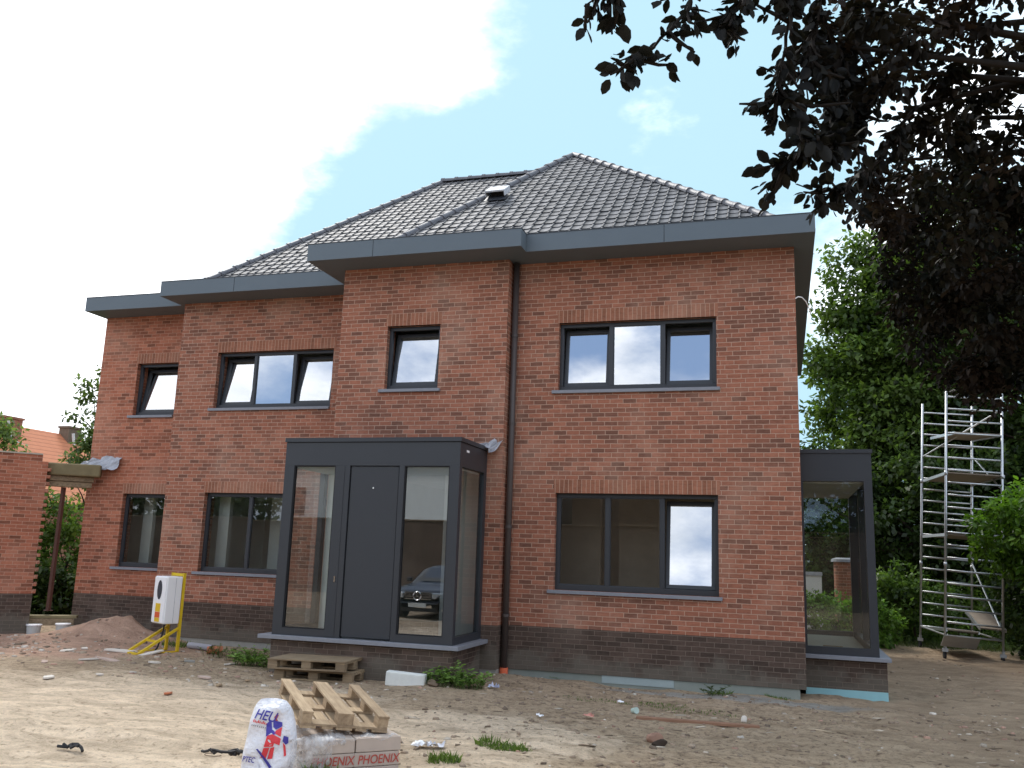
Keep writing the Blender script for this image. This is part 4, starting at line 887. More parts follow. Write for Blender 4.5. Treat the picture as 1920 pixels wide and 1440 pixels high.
v2 = chips(1300, lambda g: g.uniform(-9.5, 4.5), lambda g, x: g.uniform(-7.5, -.15) if x > -4.8 else g.uniform(-3.2, -1.6), .004, .038, CB[2:]+CB[:2], 12)
v4 = chips(1700, lambda g: g.uniform(-4.5, 5), lambda g, x: g.uniform(-7.0, -.2), .005, .042, [(.24, .18, .13), (.3, .23, .165), (.34, .26, .19), (.2, .15, .11)], 14)
v3 = chips(350, lambda g: g.uniform(1.3, 5), lambda g, x: g.uniform(-3, 8), .008, .04, CB[3:], 13)
v5 = chips(420, lambda g: g.uniform(-5, 4.5), lambda g, x: g.uniform(-6.5, -.3), .012, .05, [(.5, .4, .28), (.36, .28, .2), (.22, .17, .12), (.58, .5, .4)], 15)
for k_ in range(420):                       # stretch these into splinters and twigs
    q_ = v5[0][8*k_:8*k_+8]; c_ = q_.mean(0); d_ = q_-c_; r_ = np.random.default_rng(k_); a_ = r_.uniform(-.9, .9); ax_ = np.array([math.cos(a_), math.sin(a_), 0]); pr = (d_ @ ax_)[:, None]*ax_; v5[0][8*k_:8*k_+8] = c_+(d_-pr)*.35+pr*r_.uniform(1.2, 2.6)
vs_ = (v1, v2, v3, v4, v5); V = np.concatenate([q[0] for q in vs_]); T_ = np.concatenate([q[2] for q in vs_]); o_ = np.cumsum([0]+[len(q[0]) for q in vs_]); F = np.concatenate([q[1]+k for q, k in zip(vs_, o_)])
tag(np_mesh('rubble', V, F, M['chip'], tint=T_), 'small loose stones and brick chips scattered over the dirt', 'rubble', kind='stuff')
# ------------------------------------------------------------------ scaffold tower
SB = Vector((3.0, 7.6, float(gz(3, 7.6)))); sc = thing('scaffold_tower', 'tall aluminium ladder frame scaffold tower on castors by the trees', 'scaffold', SB, (R(.5), R(3.3), R(4)))
SW, SD = 1.14, 2.4
def frame(y, top):
    mb = MB()
    for x in (0, SW):
        mb.tube([(x, y, .22), (x, y, top)], .027, 8)
        for z in (2.0, 4.0): mb.tube([(x, y, z-.05), (x, y, z+.05)], .033, 8)
    z = .5
    while z < top-.05: mb.tube([(0, y, z), (SW, y, z)], .021, 8); z += .275
    return lbuild(mb, 'ladder_frame', M['galv'], sc, smooth=True)
frame(0, 5.85); frame(SD, 5.95)
for x, y in ((0, 0), (SW, 0), (0, SD), (SW, SD)):
    mb = MB(); mb.box(x-.06, x+.06, y-.025, y+.025, .15, .22); mb.tube([(x, y, .2), (x, y, .28)], .033, 8); c_ = lbuild(mb, 'castor', M['galv'], sc)
    mb = MB(); mb.tube([(x-.022, y+.03, .08), (x+.022, y+.03, .08)], .088, 18); lbuild(mb, 'wheel', M['rubber'], c_)
for a, b in (((SW, SD, 2.1), (SW, 0, .65)), ((SW, SD, 4.7), (SW, 0, 3.7)), ((0, SD, 4.6), (SW, 0, 5.5)), ((0, 0, .5), (0, SD, .5)), ((SW, 0, .5), (SW, SD, .5))):
    mb = MB(); mb.tube([a, b], .019, 7); lbuild(mb, 'brace', M['galv'], sc)
for z, x0, x1, y0, y1, rx in ((.56, .02, .66, -.05, SD, -3), (.86, .7, 1.2, .0, 1.2, 14), (2.66, .03, 1.18, .02, SD, 0), (4.02, .03, 1.18, .02, SD, 0), (5.02, .2, 1.15, .1, SD, 4)):
    mb = MB(); T = Matrix.Translation(Vector(((x0+x1)/2, (y0+y1)/2, z))) @ Matrix.Rotation(R(rx), 4, 'X'); mb.box(-(x1-x0)/2, (x1-x0)/2, -(y1-y0)/2, (y1-y0)/2, -.014, .014, 0, T); pl_ = lbuild(mb, 'platform', M['ply'], sc)
    mb = MB(); w_, l_ = (x1-x0)/2, (y1-y0)/2
    for s in (-1, 1): mb.box(s*w_-.015, s*w_+.015, -l_, l_, -.045, .02, 0, T)
    lbuild(mb, 'platform_rail', M['galv'], pl_)
mb = MB(); T = Matrix.Translation(Vector((.22, -.22, .40))) @ Matrix.Rotation(R(-38), 4, 'X'); mb.box(-.32, .38, -.2, .2, -.012, .012, 0, T); lbuild(mb, 'toe_board', M['concrete'], sc)
# ------------------------------------------------------------------ plants
def leaf_mesh(P, D, Nn, size, shape='diamond', aspect=.55, big=False):
    """leaves at points P with direction D and face normal Nn; returns vertices and faces"""
    D = D/np.linalg.norm(D, axis=1, keepdims=True); S = np.cross(D, Nn); S /= (np.linalg.norm(S, axis=1, keepdims=True)+1e-9); Nf = np.cross(S, D)
    s = size[:, None]; n = len(P)
    if shape == 'diamond':
        V = np.stack([P, P+D*s*.45+S*s*aspect*.5, P+D*s, P+D*s*.45-S*s*aspect*.5], 1); F = np.arange(4*n).reshape(n, 4); return V.reshape(-1, 3), F, 4
    f = Nf*s*.07                                              # oval leaf folded a little along its midrib
    if big:
        a_ = s*aspect; m_ = P+D*s*.5-f*.4; V = np.stack([P, P+D*s*.16+S*a_*.33+f*.6, P+D*s*.46+S*a_*.5+f, P+D*s*.78+S*a_*.33+f*.7, P+D*s-f*.8, P+D*s*.78-S*a_*.33+f*.7, P+D*s*.46-S*a_*.5+f, P+D*s*.16-S*a_*.33+f*.6, m_], 1)
        b = (np.arange(n)*9)[:, None]; F = np.concatenate([b+np.array([q]) for q in ([0, 1, 2, 8], [8, 2, 3, 4], [8, 4, 5, 6], [0, 8, 6, 7])]); return V.reshape(-1, 3), F, 9
    V = np.stack([P, P+D*s*.22+S*s*aspect*.40+f, P+D*s*.58+S*s*aspect*.48+f, P+D*s*1.0, P+D*s*.58-S*s*aspect*.48+f, P+D*s*.22-S*s*aspect*.40+f], 1)
    b = (np.arange(n)*6)[:, None]; F = np.concatenate([b+np.array([[0, 1, 2, 3]]), b+np.array([[0, 3, 4, 5]])]); return V.reshape(-1, 3), F, 6
def rand_dirs(n, rg): v = rg.normal(size=(n, 3)); return v/np.linalg.norm(v, axis=1, keepdims=True)
def crown_mesh(name, parent, blobs, per, spread, size, cols, mat, seed, droop=.35, shape='diamond', aspect=.6, jitter=.5):
    """blobs: (x,y,z,r) leaf clumps"""
    rg = np.random.default_rng(seed); B = np.array(blobs); n = len(B)*per
    C_ = np.repeat(B[:, :3], per, 0); r = np.repeat(B[:, 3], per); q = rand_dirs(n, rg); rad = rg.random(n)**.5
    P = C_+q*(rad*r*spread)[:, None]*np.array([1, 1, .75])
    D = q*.6+rand_dirs(n, rg)*.9+np.array([0, 0, -droop]); Nn = q*.5+np.array([0, 0, .8])+rand_dirs(n, rg)*jitter
    sz = size*rg.uniform(.6, 1.3, n); V, F, k = leaf_mesh(P, D, Nn, sz, shape, aspect, 'copper' in mat.name)
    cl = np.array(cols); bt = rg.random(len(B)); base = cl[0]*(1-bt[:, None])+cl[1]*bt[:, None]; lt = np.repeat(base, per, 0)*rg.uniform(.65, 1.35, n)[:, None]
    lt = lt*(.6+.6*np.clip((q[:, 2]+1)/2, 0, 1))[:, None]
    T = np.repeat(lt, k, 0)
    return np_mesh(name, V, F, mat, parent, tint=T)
def fill(ells, n, seed, rmin, rmax, shell=.35):
    rg = np.random.default_rng(seed); out = []; vol = np.array([e[3]*e[4]*e[5] for e in ells])**.8; vol = vol/vol.sum()
    for k in range(n):
        e = ells[rg.choice(len(ells), p=vol)]; q = rand_dirs(1, rg)[0]; rr = (shell+(1-shell)*rg.random())**.6
        out.append((e[0]+q[0]*e[3]*rr, e[1]+q[1]*e[4]*rr, e[2]+q[2]*e[5]*rr, rg.uniform(rmin, rmax)))
    return out
GREEN = [(.045, .085, .018), (.13, .20, .045)]; DARKG = [(.026, .050, .015), (.07, .115, .03)]; LIGHT = [(.06, .12, .02), (.16, .25, .045)]; COPPER = [(.012, .007, .008), (.038, .018, .015)]
def tree(label, x, y, ells, n, per, size, cols, trunk_r, seed, group=None, name='tree', rmin=.35, rmax=.75, mat='leaf', trunk_h=None, shape='diamond', cat='tree', stem='trunk', spread=1.0, aspect=.6):
    g = gpt(x, y); t = thing(name, label, cat, g, (0, 0, 0), group); blobs = fill(ells, n, seed, rmin, rmax); rg = random.Random(seed)
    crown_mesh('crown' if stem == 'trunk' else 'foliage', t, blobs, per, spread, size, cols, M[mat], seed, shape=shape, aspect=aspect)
    mb = MB(); top = max(e[2] for e in ells); th = trunk_h or top
    pts = [(x, y, g.z-.2)]; px_, py_ = x, y
    for k in range(1, 6): px_ += rg.uniform(-.12, .12)*trunk_r*4; py_ += rg.uniform(-.12, .12)*trunk_r*4; pts.append((px_, py_, g.z+th*k/5))
    mb.tube(pts, [trunk_r*(1-.15*k) for k in range(6)], 9)
    for k in range(min(16, len(blobs))):
        b = blobs[rg.randrange(len(blobs))]; h = rg.uniform(.3, .85); i0 = h*5; j = int(i0); a = Vector(pts[j]).lerp(Vector(pts[min(5, j+1)]), i0-j); e = Vector(b[:3]); m = a.lerp(e, .5)+Vector((0, 0, (e-a).length*.08))
        mb.tube([a, m, e], [trunk_r*.38, trunk_r*.22, trunk_r*.06], 6)
    mb.build(stem, M['bark'], t, smooth=True); return t
# trees behind the house and scaffold
tree('tall green tree just behind the right corner of the house', 6.2, 17.0, [(4.6, 17, 9.2, 2.7, 2.4, 3.4), (6.6, 17.5, 6, 3.2, 2.6, 3.2), (8.2, 17.5, 11, 3, 2.6, 3.2), (3.6, 16.5, 5.2, 1.9, 2, 1.8), (3.3, 16.3, 7.3, 1.5, 1.5, 1.5), (3.4, 16.6, 9.4, 1.3, 1.4, 1.4), (4.2, 16.8, 11.2, 1.4, 1.5, 1.5), (5.4, 17, 12.8, 1.5, 1.6, 1.6), (4.0, 16.6, 8.2, 1.6, 1.5, 1.6), (3.0, 16.2, 6.0, 1.2, 1.4, 1.3), (3.0, 16.6, 10.7, .95, 1.1, 1.1), (2.45, 16.4, 9.0, .85, 1.1, 1.1), (2.15, 16.2, 7.3, .85, 1.1, 1.1), (3.8, 16.8, 11.9, 1.1, 1.2, 1.1), (2.5, 17.6, 11.9, 1.0, 1.1, .9), (1.9, 17.7, 10.3, .9, 1.1, .9), (1.5, 17.8, 8.6, .9, 1.1, 1.0)], 900, 115, .21, GREEN, .28, 21, rmin=.45, rmax=.95, shape='diamond')
tree('broad dark green tree behind the scaffold tower', 9.0, 16.0, [(7.6, 15.5, 6.0, 3.2, 2.6, 4.0), (10.5, 16, 7.5, 3.6, 3, 5), (6.0, 15, 3.6, 2.2, 1.8, 2.0)], 380, 115, .2, DARKG, .26, 22, rmin=.5, rmax=1.0)
tree('low dark tree filling the gap left of the scaffold', 4.0, 14.2, [(3.6, 14, 3.3, 2.2, 1.6, 2.3), (1.6, 15.5, 3.2, 2.0, 1.6, 2.6), (5.6, 13.8, 3.0, 2.0, 1.5, 2.6)], 260, 105, .175, DARKG, .16, 23, rmin=.4, rmax=.8)
tree('bright green bush between glazed bay and scaffold', 2.9, 11.4, [(2.5, 11.4, .95, .95, .7, .95), (3.4, 11.6, .7, .8, .6, .8), (1.9, 11.8, .7, .7, .6, .8)], 90, 60, .13, [(.05, .10, .02), (.13, .21, .045)], .04, 24, name='bush', rmin=.22, rmax=.42, trunk_h=1.2, cat='bush', stem='stem')
tree('sunlit yellow green bush seen through the scaffold frames', 4.2, 13.0, [(4.2, 13.0, 1.0, .9, .6, 1.0), (4.9, 13.2, .8, .7, .5, .9)], 60, 55, .13, LIGHT, .03, 26, name='bush', rmin=.2, rmax=.4, trunk_h=1.2, cat='bush', stem='stem')
tree('laurel with glossy bright top at the right edge of the photo', 5.0, 5.6, [(4.45, 5.5, 2.5, 1.25, 1.0, .9), (5.4, 5.7, 2.0, 1.2, 1.1, 1.0)], 150, 80, .14, [(.055, .125, .012), (.13, .24, .03)], .07, 27, name='laurel', rmin=.22, rmax=.42, trunk_h=1.9, cat='bush', stem='stem', shape='oval', aspect=.45)
tree('dark hedge below and behind the bright laurel', 5.9, 7.0, [(5.5, 6.6, 1.5, 1.05, 1.2, 1.5), (6.6, 6.8, 1.9, 1.2, 1.4, 1.8), (5.3, 8.4, 1.4, .9, 1.0, 1.4), (5.0, 9.4, 1.1, .8, .8, 1.2)], 190, 70, .15, DARKG, .06, 28, name='hedge', rmin=.3, rmax=.55, trunk_h=2, cat='hedge', stem='stem')
tree('far pale tree standing behind the broad dark tree', 13.5, 24.0, [(13, 24, 8, 4, 3, 5), (9.5, 25, 7, 3.5, 3, 5), (17, 25, 9, 4, 3, 6)], 260, 60, .36, GREEN, .3, 36, rmin=.6, rmax=1.2)
tree('far dark tree close behind the house corner', 3.4, 21.0, [(3.2, 21, 5.5, 2.6, 2, 5.2), (2.4, 20.5, 8.6, 1.6, 1.5, 2), (6.0, 22, 4.5, 3, 2, 4.5), (1.5, 21.5, 3, 2.2, 2, 3)], 330, 90, .26, GREEN, .25, 37, rmin=.55, rmax=1.0)
# left side
tree('young loose tree showing past the left edge of the house', -21.2, 9.2, [(-21.3, 9.0, 5.6, .75, .8, 1.1), (-21.2, 9.0, 4.4, .8, .8, .8), (-21.1, 8.8, 6.8, .5, .5, .5), (-21.0, 8.8, 3.6, .8, .8, 1.0)], 46, 80, .16, [(.10, .15, .05), (.19, .26, .09)], .09, 31, rmin=.25, rmax=.5)
tree('green bush rising above the top of the garden wall', -22.5, 4.2, [(-22.6, 4.0, 4.3, 1.5, 1.2, 1.25), (-20.9, 4.6, 4.2, .8, .8, .9), (-22, 4.2, 2, 1.5, 1.2, 1.6)], 90, 80, .15, [(.10, .16, .05), (.21, .30, .09)], .06, 32, name='bush', rmin=.3, rmax=.55, trunk_h=3, cat='bush', stem='stem')
tree('leafy green shrub seen through the gap beside the house', -18.3, 5.2, [(-18.4, 5.0, 1.1, 1.1, .9, 1.3), (-17.2, 5.6, .8, .9, .8, 1.0), (-18.9, 4.9, 2.2, .8, .7, 1.0)], 130, 80, .13, [(.06, .12, .025), (.15, .24, .05)], .05, 33, name='bush', rmin=.25, rmax=.5, trunk_h=2, cat='bush', stem='stem')
tree('dark undergrowth bush low behind the gap beside the house', -16.9, 4.2, [(-16.9, 4.2, .45, 1.0, .6, .6), (-17.8, 4.0, .6, .7, .5, .7)], 60, 60, .14, DARKG, .03, 34, name='bush', rmin=.22, rmax=.4, trunk_h=.8, cat='bush', stem='stem')
tree('hazy pale green tree behind the orange roofed house', -52, 34, [(-52, 34, 5.5, 4, 3, 3.5), (-46, 36, 4, 4, 3, 3)], 60, 50, .5, [(.10, .14, .07), (.18, .22, .1)], .3, 35, rmin=.8, rmax=1.4)
# ------------------------------------------------------------------ copper beech overhanging from the right
bee = thing('copper_beech', 'dark copper beech overhanging the upper right with drooping leafy twigs', 'tree', gpt(6.4, -4.5))
def twigs(lines, step, leafsize, seed, side=.09):
    """leafy twigs: polylines; leaves set alternately and hanging"""
    rg = np.random.default_rng(seed); P = []; D = []; N = []; S = []; mb = MB()
    for ln in lines:
        pts = [Vector(p) for p in ln]; L = sum((b-a).length for a, b in zip(pts, pts[1:])); 
        rad = [.012*(1-k/len(pts))+.0025 for k in range(len(pts))]; mb.tube(pts, rad, 5)
        for a, b in zip(pts, pts[1:]):
            l = (b-a).length; d = np.array((b-a)/l); n = max(1, int(l/step))
            for k in range(n):
                for m in range(2 if rg.random() < .75 else 1):
                    c = np.array(a)+d*l*((k+rg.random())/n); sd = np.cross(d, rand_dirs(1, rg)[0]); sd /= np.linalg.norm(sd)+1e-9
                    P.append(c+sd*rg.uniform(.0, .035)); D.append(d*.55+sd*.9+np.array([0, 0, -.55])+rg.normal(0, .2, 3)); N.append(np.array([0, 0, .7])+rand_dirs(1, rg)[0]*.9); S.append(leafsize*rg.uniform(.55, 1.2))
    return mb, np.array(P), np.array(D), np.array(N), np.array(S)
def bend(a, b, n, sag, rg):
    a, b = Vector(a), Vector(b); L = (b-a).length; out = []
    for k in range(n+1):
        t = k/n; out.append(a.lerp(b, t)+Vector((rg.uniform(-1, 1), rg.uniform(-1, 1), rg.uniform(-1, 1)))*L*.025*(0 < k)+Vector((0, 0, sag*L*math.sin(math.pi*t)*.5)))
    return out
rg = random.Random(77); lines = []
def spray(path, depth, nsub, sub, dens=1):
    """a bough through photo-calibrated places with side twigs that droop"""
    pts = [at(*p, depth+dd) for p, dd in path]; sm = []
    for a, b in zip(pts, pts[1:]): sm += bend(a, b, 4, .05, rg)[:-1]
    sm.append(pts[-1]); lines.append(sm)
    for k in range(nsub):
        t = rg.uniform(.08, .98)*(len(sm)-1); i0 = int(t); a = sm[i0].lerp(sm[min(i0+1, len(sm)-1)], t-i0); d = (sm[-1]-sm[0]).normalized()
        e = a+(d*rg.uniform(.1, .8)+Vector((rg.uniform(-1, 1), rg.uniform(-.9, .9), rg.uniform(-1.1, .35)))*.75).normalized()*sub*rg.uniform(.45, 1.15)
        lines.append(bend(a, e, 3, -.12, rg))
spray([((1330, -120), .3), ((1290, 20), .15), ((1225, 90), 0), ((1150, 118), -.1)], 4.3, 7, .22)      # separate spray reaching far left
spray([((1230, -150), 0), ((1165, -30), 0), ((1095, 12), 0)], 4.3, 7, .22)
spray([((1500, -150), .2), ((1480, 40), .1), ((1460, 150), 0), ((1455, 235), 0)], 4.6, 15, .32)
spray([((1560, -120), .3), ((1530, 60), .2), ((1500, 170), .1), ((1490, 230), 0), ((1540, 250), 0)], 4.9, 16, .32)
spray([((1430, -120), 0), ((1400, -10), 0), ((1350, 60), 0)], 4.4, 10, .22)
spray([((1700, 60), .5), ((1630, 200), .3), ((1560, 270), .1), ((1440, 318), 0)], 5.0, 22, .30)
spray([((1720, 200), .5), ((1650, 300), .3), ((1585, 350), .1), ((1505, 365), 0)], 5.4, 18, .25)
spray([((1640, -120), .4), ((1600, 50), .3), ((1570, 160), .2), ((1560, 220), .1)], 5.2, 17, .36)
mbt, P, D, N, S = twigs(lines, .031, .088, 5)
V, F, k = leaf_mesh(P, D, N, S, 'oval', .62, True); col = np.array((.011, .011, .010))*np.random.default_rng(3).uniform(.7, 2.0, len(P))[:, None]
cr = np_mesh('crown', V, F, M['leaf_copper'], bee, tint=np.repeat(col, k, 0)); mbt.build('twig', M['dark_bark'], bee, smooth=True)
# main body of the crown: clumps of drooping foliage
EL = [((1730, 40), 6.0, .95, .55), ((1870, 60), 6.2, 1.0, .7), ((1660, 130), 5.8, .55, .42), ((1760, 220), 6.2, .7, .6), ((1880, 260), 6.4, .8, .9), ((1690, 300), 6.6, .5, .45), ((1640, 20), 5.4, .5, .4), ((1600, 90), 5.3, .3, .42),
      ((1790, 400), 7.2, .75, .75), ((1890, 480), 7.4, .7, .9), ((1770, 480), 8.2, .65, .6), ((1850, 600), 8.6, .65, .75), ((1700, 400), 8.4, .5, .4), ((1900, 690), 8.4, .45, .45), ((1850, 680), 8.8, .5, .35), ((1745, 560), 8.9, .4, .35)]
blobs = []; nr = np.random.default_rng(8)
for (p, d, rx, rz) in EL:
    c = np.array(at(*p, d))
    for k in range(int((15 if d < 7 else 40)*rx*(rz+.3))):
        q = rand_dirs(1, nr)[0]*(.35+.65*nr.random())**.7; blobs.append((*(c+q*np.array([rx, max(rx, .7), rz])), nr.uniform(.12, .26)))
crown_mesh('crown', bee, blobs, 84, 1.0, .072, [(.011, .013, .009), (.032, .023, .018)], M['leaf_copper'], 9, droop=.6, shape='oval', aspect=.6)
mb = MB(); mb.tube([(6.4, -4.5, -.3), (6.3, -4.6, 2.0), (5.9, -4.9, 4.2), (5.0, -5.2, 6.5), (4.6, -5.4, 9)], [.42, .36, .3, .22, .12], 12)
for k in range(14):
    p, d, rx, rz = EL[k]; e = at(*p, d); mb.tube([(5.6, -5.0, 5.0), Vector((5.6, -5.0, 5.0)).lerp(e, .5)+Vector((0, 0, .35)), e], [.07, .045, .01], 6)
for ln in lines[:1]+[l for l in lines if (l[0]-l[-1]).length > .8]:
    a = ln[0]; mb.tube([(4.9, -5.2, 6.3), Vector((4.9, -5.2, 6.3)).lerp(a, .5)+Vector((0, 0, .3)), a], [.07, .04, .012], 5)
mb.build('trunk', M['dark_bark'], bee, smooth=True)
# ------------------------------------------------------------------ grass and weeds
def blades(cx, cy, rx, ry, n, h, seed, cols, w_=.006):
    r_ = np.random.default_rng(seed); a = r_.uniform(0, 6.283, n); q = np.sqrt(r_.random(n)); x = cx+np.cos(a)*q*rx; y = cy+np.sin(a)*q*ry; z = gz(x, y)-.01
    P = np.stack([x, y, z], -1); D = np.stack([r_.normal(0, .45, n), r_.normal(0, .45, n), np.ones(n)], -1); N = np.stack([r_.normal(size=n), r_.normal(size=n), np.zeros(n)], -1)
    sz = h*r_.uniform(.4, 1.2, n); D /= np.linalg.norm(D, axis=1, keepdims=True); S = np.cross(D, N); S /= np.linalg.norm(S, axis=1, keepdims=True)+1e-9
    V = np.stack([P-S*w_, P+S*w_, P+D*sz[:, None]*.6+S*w_*.7, P+D*sz[:, None]+np.array([0, 0, -.12])*sz[:, None]], 1); c = np.array(cols[0])+(np.array(cols[1])-np.array(cols[0]))*r_.random(n)[:, None]
    return V.reshape(-1, 3), np.arange(4*n).reshape(n, 4), np.repeat(c, 4, 0)
GR = [(.07, .12, .025), (.17, .25, .06)]
def tuft(px, py, rx, ry, n, h, label, seed):
    p = onz(px, py, -.12); V, F, T = blades(p.x, p.y, rx, ry, n, h, seed, GR); g = gpt(p.x, p.y)
    o = np_mesh('grass_tuft', V-np.array(g), F, M['leaf'], tint=T); o.location = g; return tag(o, label, 'grass')
tuft(942, 1412, .28, .16, 420, .10, 'grass tuft on the dirt in the middle foreground', 1); tuft(832, 1434, .16, .1, 320, .10, 'dense small grass tuft at the bottom edge near the block stack', 2)
tuft(1350, 1300, .2, .12, 120, .09, 'thin grass tuft against the concrete strip, nearer the right corner', 3); tuft(1245, 1322, .35, .15, 160, .05, 'sparse short grass before the right wing window', 4); tuft(600, 1452, .2, .1, 200, .12, 'grass tuft at the foot of the block stack', 5)
tuft(1150, 1318, .7, .22, 260, .04, 'sparse short grass below the lower right window', 9); tuft(1300, 1335, .6, .2, 240, .045, 'sparse short grass around the reddish plank', 10); tuft(1460, 1307, .2, .1, 130, .06, 'sparse grass by the right corner of the house', 8); tuft(330, 1216, .3, .18, 200, .14, 'grass tuft under the yellow stand', 6)
def weed(px, py, rx, ry, h, n, label, seed, leafs=.08, cols=((.12, .21, .045), (.28, .43, .13)), z=-.12):
    p = onz(px, py, z); g = gpt(p.x, p.y); t = thing('weed_plant', label, 'weeds', g); r_ = np.random.default_rng(seed); mb = MB(); P = []; D = []; N = []; S = []
    for k in range(n):
        a = r_.uniform(0, 6.28); q = math.sqrt(r_.random()); x, y = p.x+math.cos(a)*q*rx, p.y+math.sin(a)*q*ry; hh = h*r_.uniform(.45, 1.1)*(1.15-.5*q); z0 = float(gz(x, y)); tx, ty = r_.normal(0, .12), r_.normal(0, .12)
        mb.tube([(x, y, z0-.02), (x+tx*.4, y+ty*.4, z0+hh*.6), (x+tx, y+ty, z0+hh)], [.005, .004, .002], 4)
        for m in range(9):
            u = .25+.75*r_.random(); P.append((x+tx*u*u, y+ty*u*u, z0+hh*u)); A = r_.uniform(0, 6.28); D.append((math.cos(A), math.sin(A), r_.uniform(-.2, .5))); N.append((r_.normal(0, .3), r_.normal(0, .3), 1)); S.append(leafs*r_.uniform(.5, 1.2))
    V, F, k = leaf_mesh(np.array(P), np.array(D, float), np.array(N, float), np.array(S), 'oval', .6); c0, c1 = np.array(cols[0]), np.array(cols[1]); c = c0+(c1-c0)*r_.random(len(P))[:, None]
    np_mesh('leaves', V, F, M['leaf'], t, tint=np.repeat(c, k, 0)); mb.build('stem', simple('green stem', (.08, .12, .03), .8), t)
weed(852, 1293, .44, .2, .30, 70, 'leafy green weeds at the right front corner of the porch plinth', 11); weed(478, 1250, .40, .22, .32, 64, 'leafy weeds just left of the stacked pallets', 12)
weed(430, 1236, .6, .3, .22, 40, 'thin grey green weeds between cabinet and porch', 13, .05, ((.10, .13, .05), (.2, .25, .10))); weed(1066, 1272, .22, .08, .13, 18, 'small weeds at the foot of the right wing wall', 14, .06)
weed(1340, 1303, .16, .06, .16, 9, 'two spindly weeds against the concrete strip', 15, .05, ((.05, .07, .03), (.1, .13, .05)))
V1 = blades(2.6, 15.5, 8, 3.6, 9000, .22, 21, [(.05, .09, .02), (.14, .2, .05)], .011); V2 = blades(3.0, 10.6, 2.6, .7, 1500, .16, 22, [(.06, .09, .025), (.14, .17, .06)], .008); V3 = blades(-18.5, 4.5, 3, 1.6, 1500, .2, 23, [(.05, .09, .02), (.12, .18, .05)], .01)
V = np.concatenate([V1[0], V2[0], V3[0]]); F = np.concatenate([V1[1], V2[1]+len(V1[0]), V3[1]+len(V1[0])+len(V2[0])]); tag(np_mesh('grass', V, F, M['leaf'], tint=np.concatenate([V1[2], V2[2], V3[2]])), 'unmown green grass behind the house and under the trees', 'grass', kind='stuff')
weed(560, 1262, .5, .16, .2, 26, 'ragged weeds between the stacked pallets and the wall', 16, .06); weed(1000, 1266, .3, .1, .14, 14, 'dry straggly weeds beside the orange drain socket', 17, .04, ((.16, .14, .06), (.28, .25, .12)))
# ------------------------------------------------------------------ things behind the glazed bay
bp = thing('gate_pillar', 'round red brick pillar with pale cap seen through the glazed bay', 'pillar', (1.3, 11.0, float(gz(1.3, 11))))
mb = MB(); mb.tube([(1.3, 11, -.2), (1.3, 11, 1.85)], .32, 24); o = mb.build('shaft', M['brick'], bp, uv=True); mb = MB(); mb.tube([(1.3, 11, 1.851), (1.3, 11, 1.92), (1.3, 11, 1.96)], [.39, .37, .25], 24); mb.build('cap', M['sill'], bp)
lw = thing('low_wall', 'low white wall behind the brick pillar seen through the bay', 'wall', (-1.2, 13.0, -.1)); mb = MB(); mb.box(-5, .75, 13, 13.2, -.2, 1.45); mb.build('wall', M['white_wall'], lw); mb = MB(); mb.box(-5, .77, 12.97, 13.23, 1.451, 1.55); mb.build('coping', M['foil'], lw)
# ------------------------------------------------------------------ neighbour house far left
nh = thing('neighbour_house', 'distant brick house with orange tiled roof and two chimneys at far left', 'house', (-43, 24, -.1)); xr, zr = -42, 8.0
mb = MB(); mb.box(-47, -37.2, 14, 30.2, -.2, 3.9); mb.poly([(-47, 30.2, 3.9), (-37.2, 30.2, 3.9), (xr, 30.2, zr-.1)][::-1]); mb.poly([(-47, 14, 3.9), (-37.2, 14, 3.9), (xr, 14, zr-.1)]); mb.build('wall', M['brick_orange'], nh, uv=True)
mb = MB(); mb.quad((xr, 13.8, zr), (-36.8, 13.8, 3.6), (-36.8, 30.5, 3.6), (xr, 30.5, zr)); mb.quad((xr, 13.8, zr), (xr, 30.5, zr), (-47.4, 30.5, 3.6), (-47.4, 13.8, 3.6)); rf_ = mb.build('roof', M['far_tile'], nh)
for (x, y, s, h, mt) in ((-41.6, 24.2, .75, .2, 'brick_orange'), (-41.8, 29.3, .5, .35, 'stone')):
    mb = MB(); mb.box(x-s*.6, x+s*.9, y-s, y+s, zr-2, zr+h); mb.box(x-s*.6-.06, x+s*.9+.06, y-s-.06, y+s+.06, zr+h+.001, zr+h+.12); c_ = mb.build('chimney', M[mt], rf_, uv=True)
    mb = MB(); m2 = .848; pts = [(x+s*.9+.03, y-s*.4, zr+.05), (x+s*.9+.03, y+s*.1, zr-1.0), (x+s*.9+.25, y+s*1.2, zr-1.25)]; mb.tube(pts, .10, 5); mb.build('flashing', M['lead'], rf_)
n2 = thing('grey_roof_house', 'distant house with grey slate roof showing beside the orange roof', 'house', (-44, 40, -.1))
mb = MB(); mb.box(-50, -40, 36, 44, -.2, 5); mb.build('wall', M['concrete'], n2); mb = MB(); mb.quad((-50.3, 36, 4.9), (-39.7, 36, 4.9), (-41, 40, 8.4), (-49, 40, 8.4)); mb.quad((-50.3, 44, 4.9), (-49, 40, 8.4), (-41, 40, 8.4), (-39.7, 44, 4.9)); mb.poly([(-39.7, 36, 4.9), (-39.7, 44, 4.9), (-41, 40, 8.4)]); mb.build('roof', M['foil'], n2)
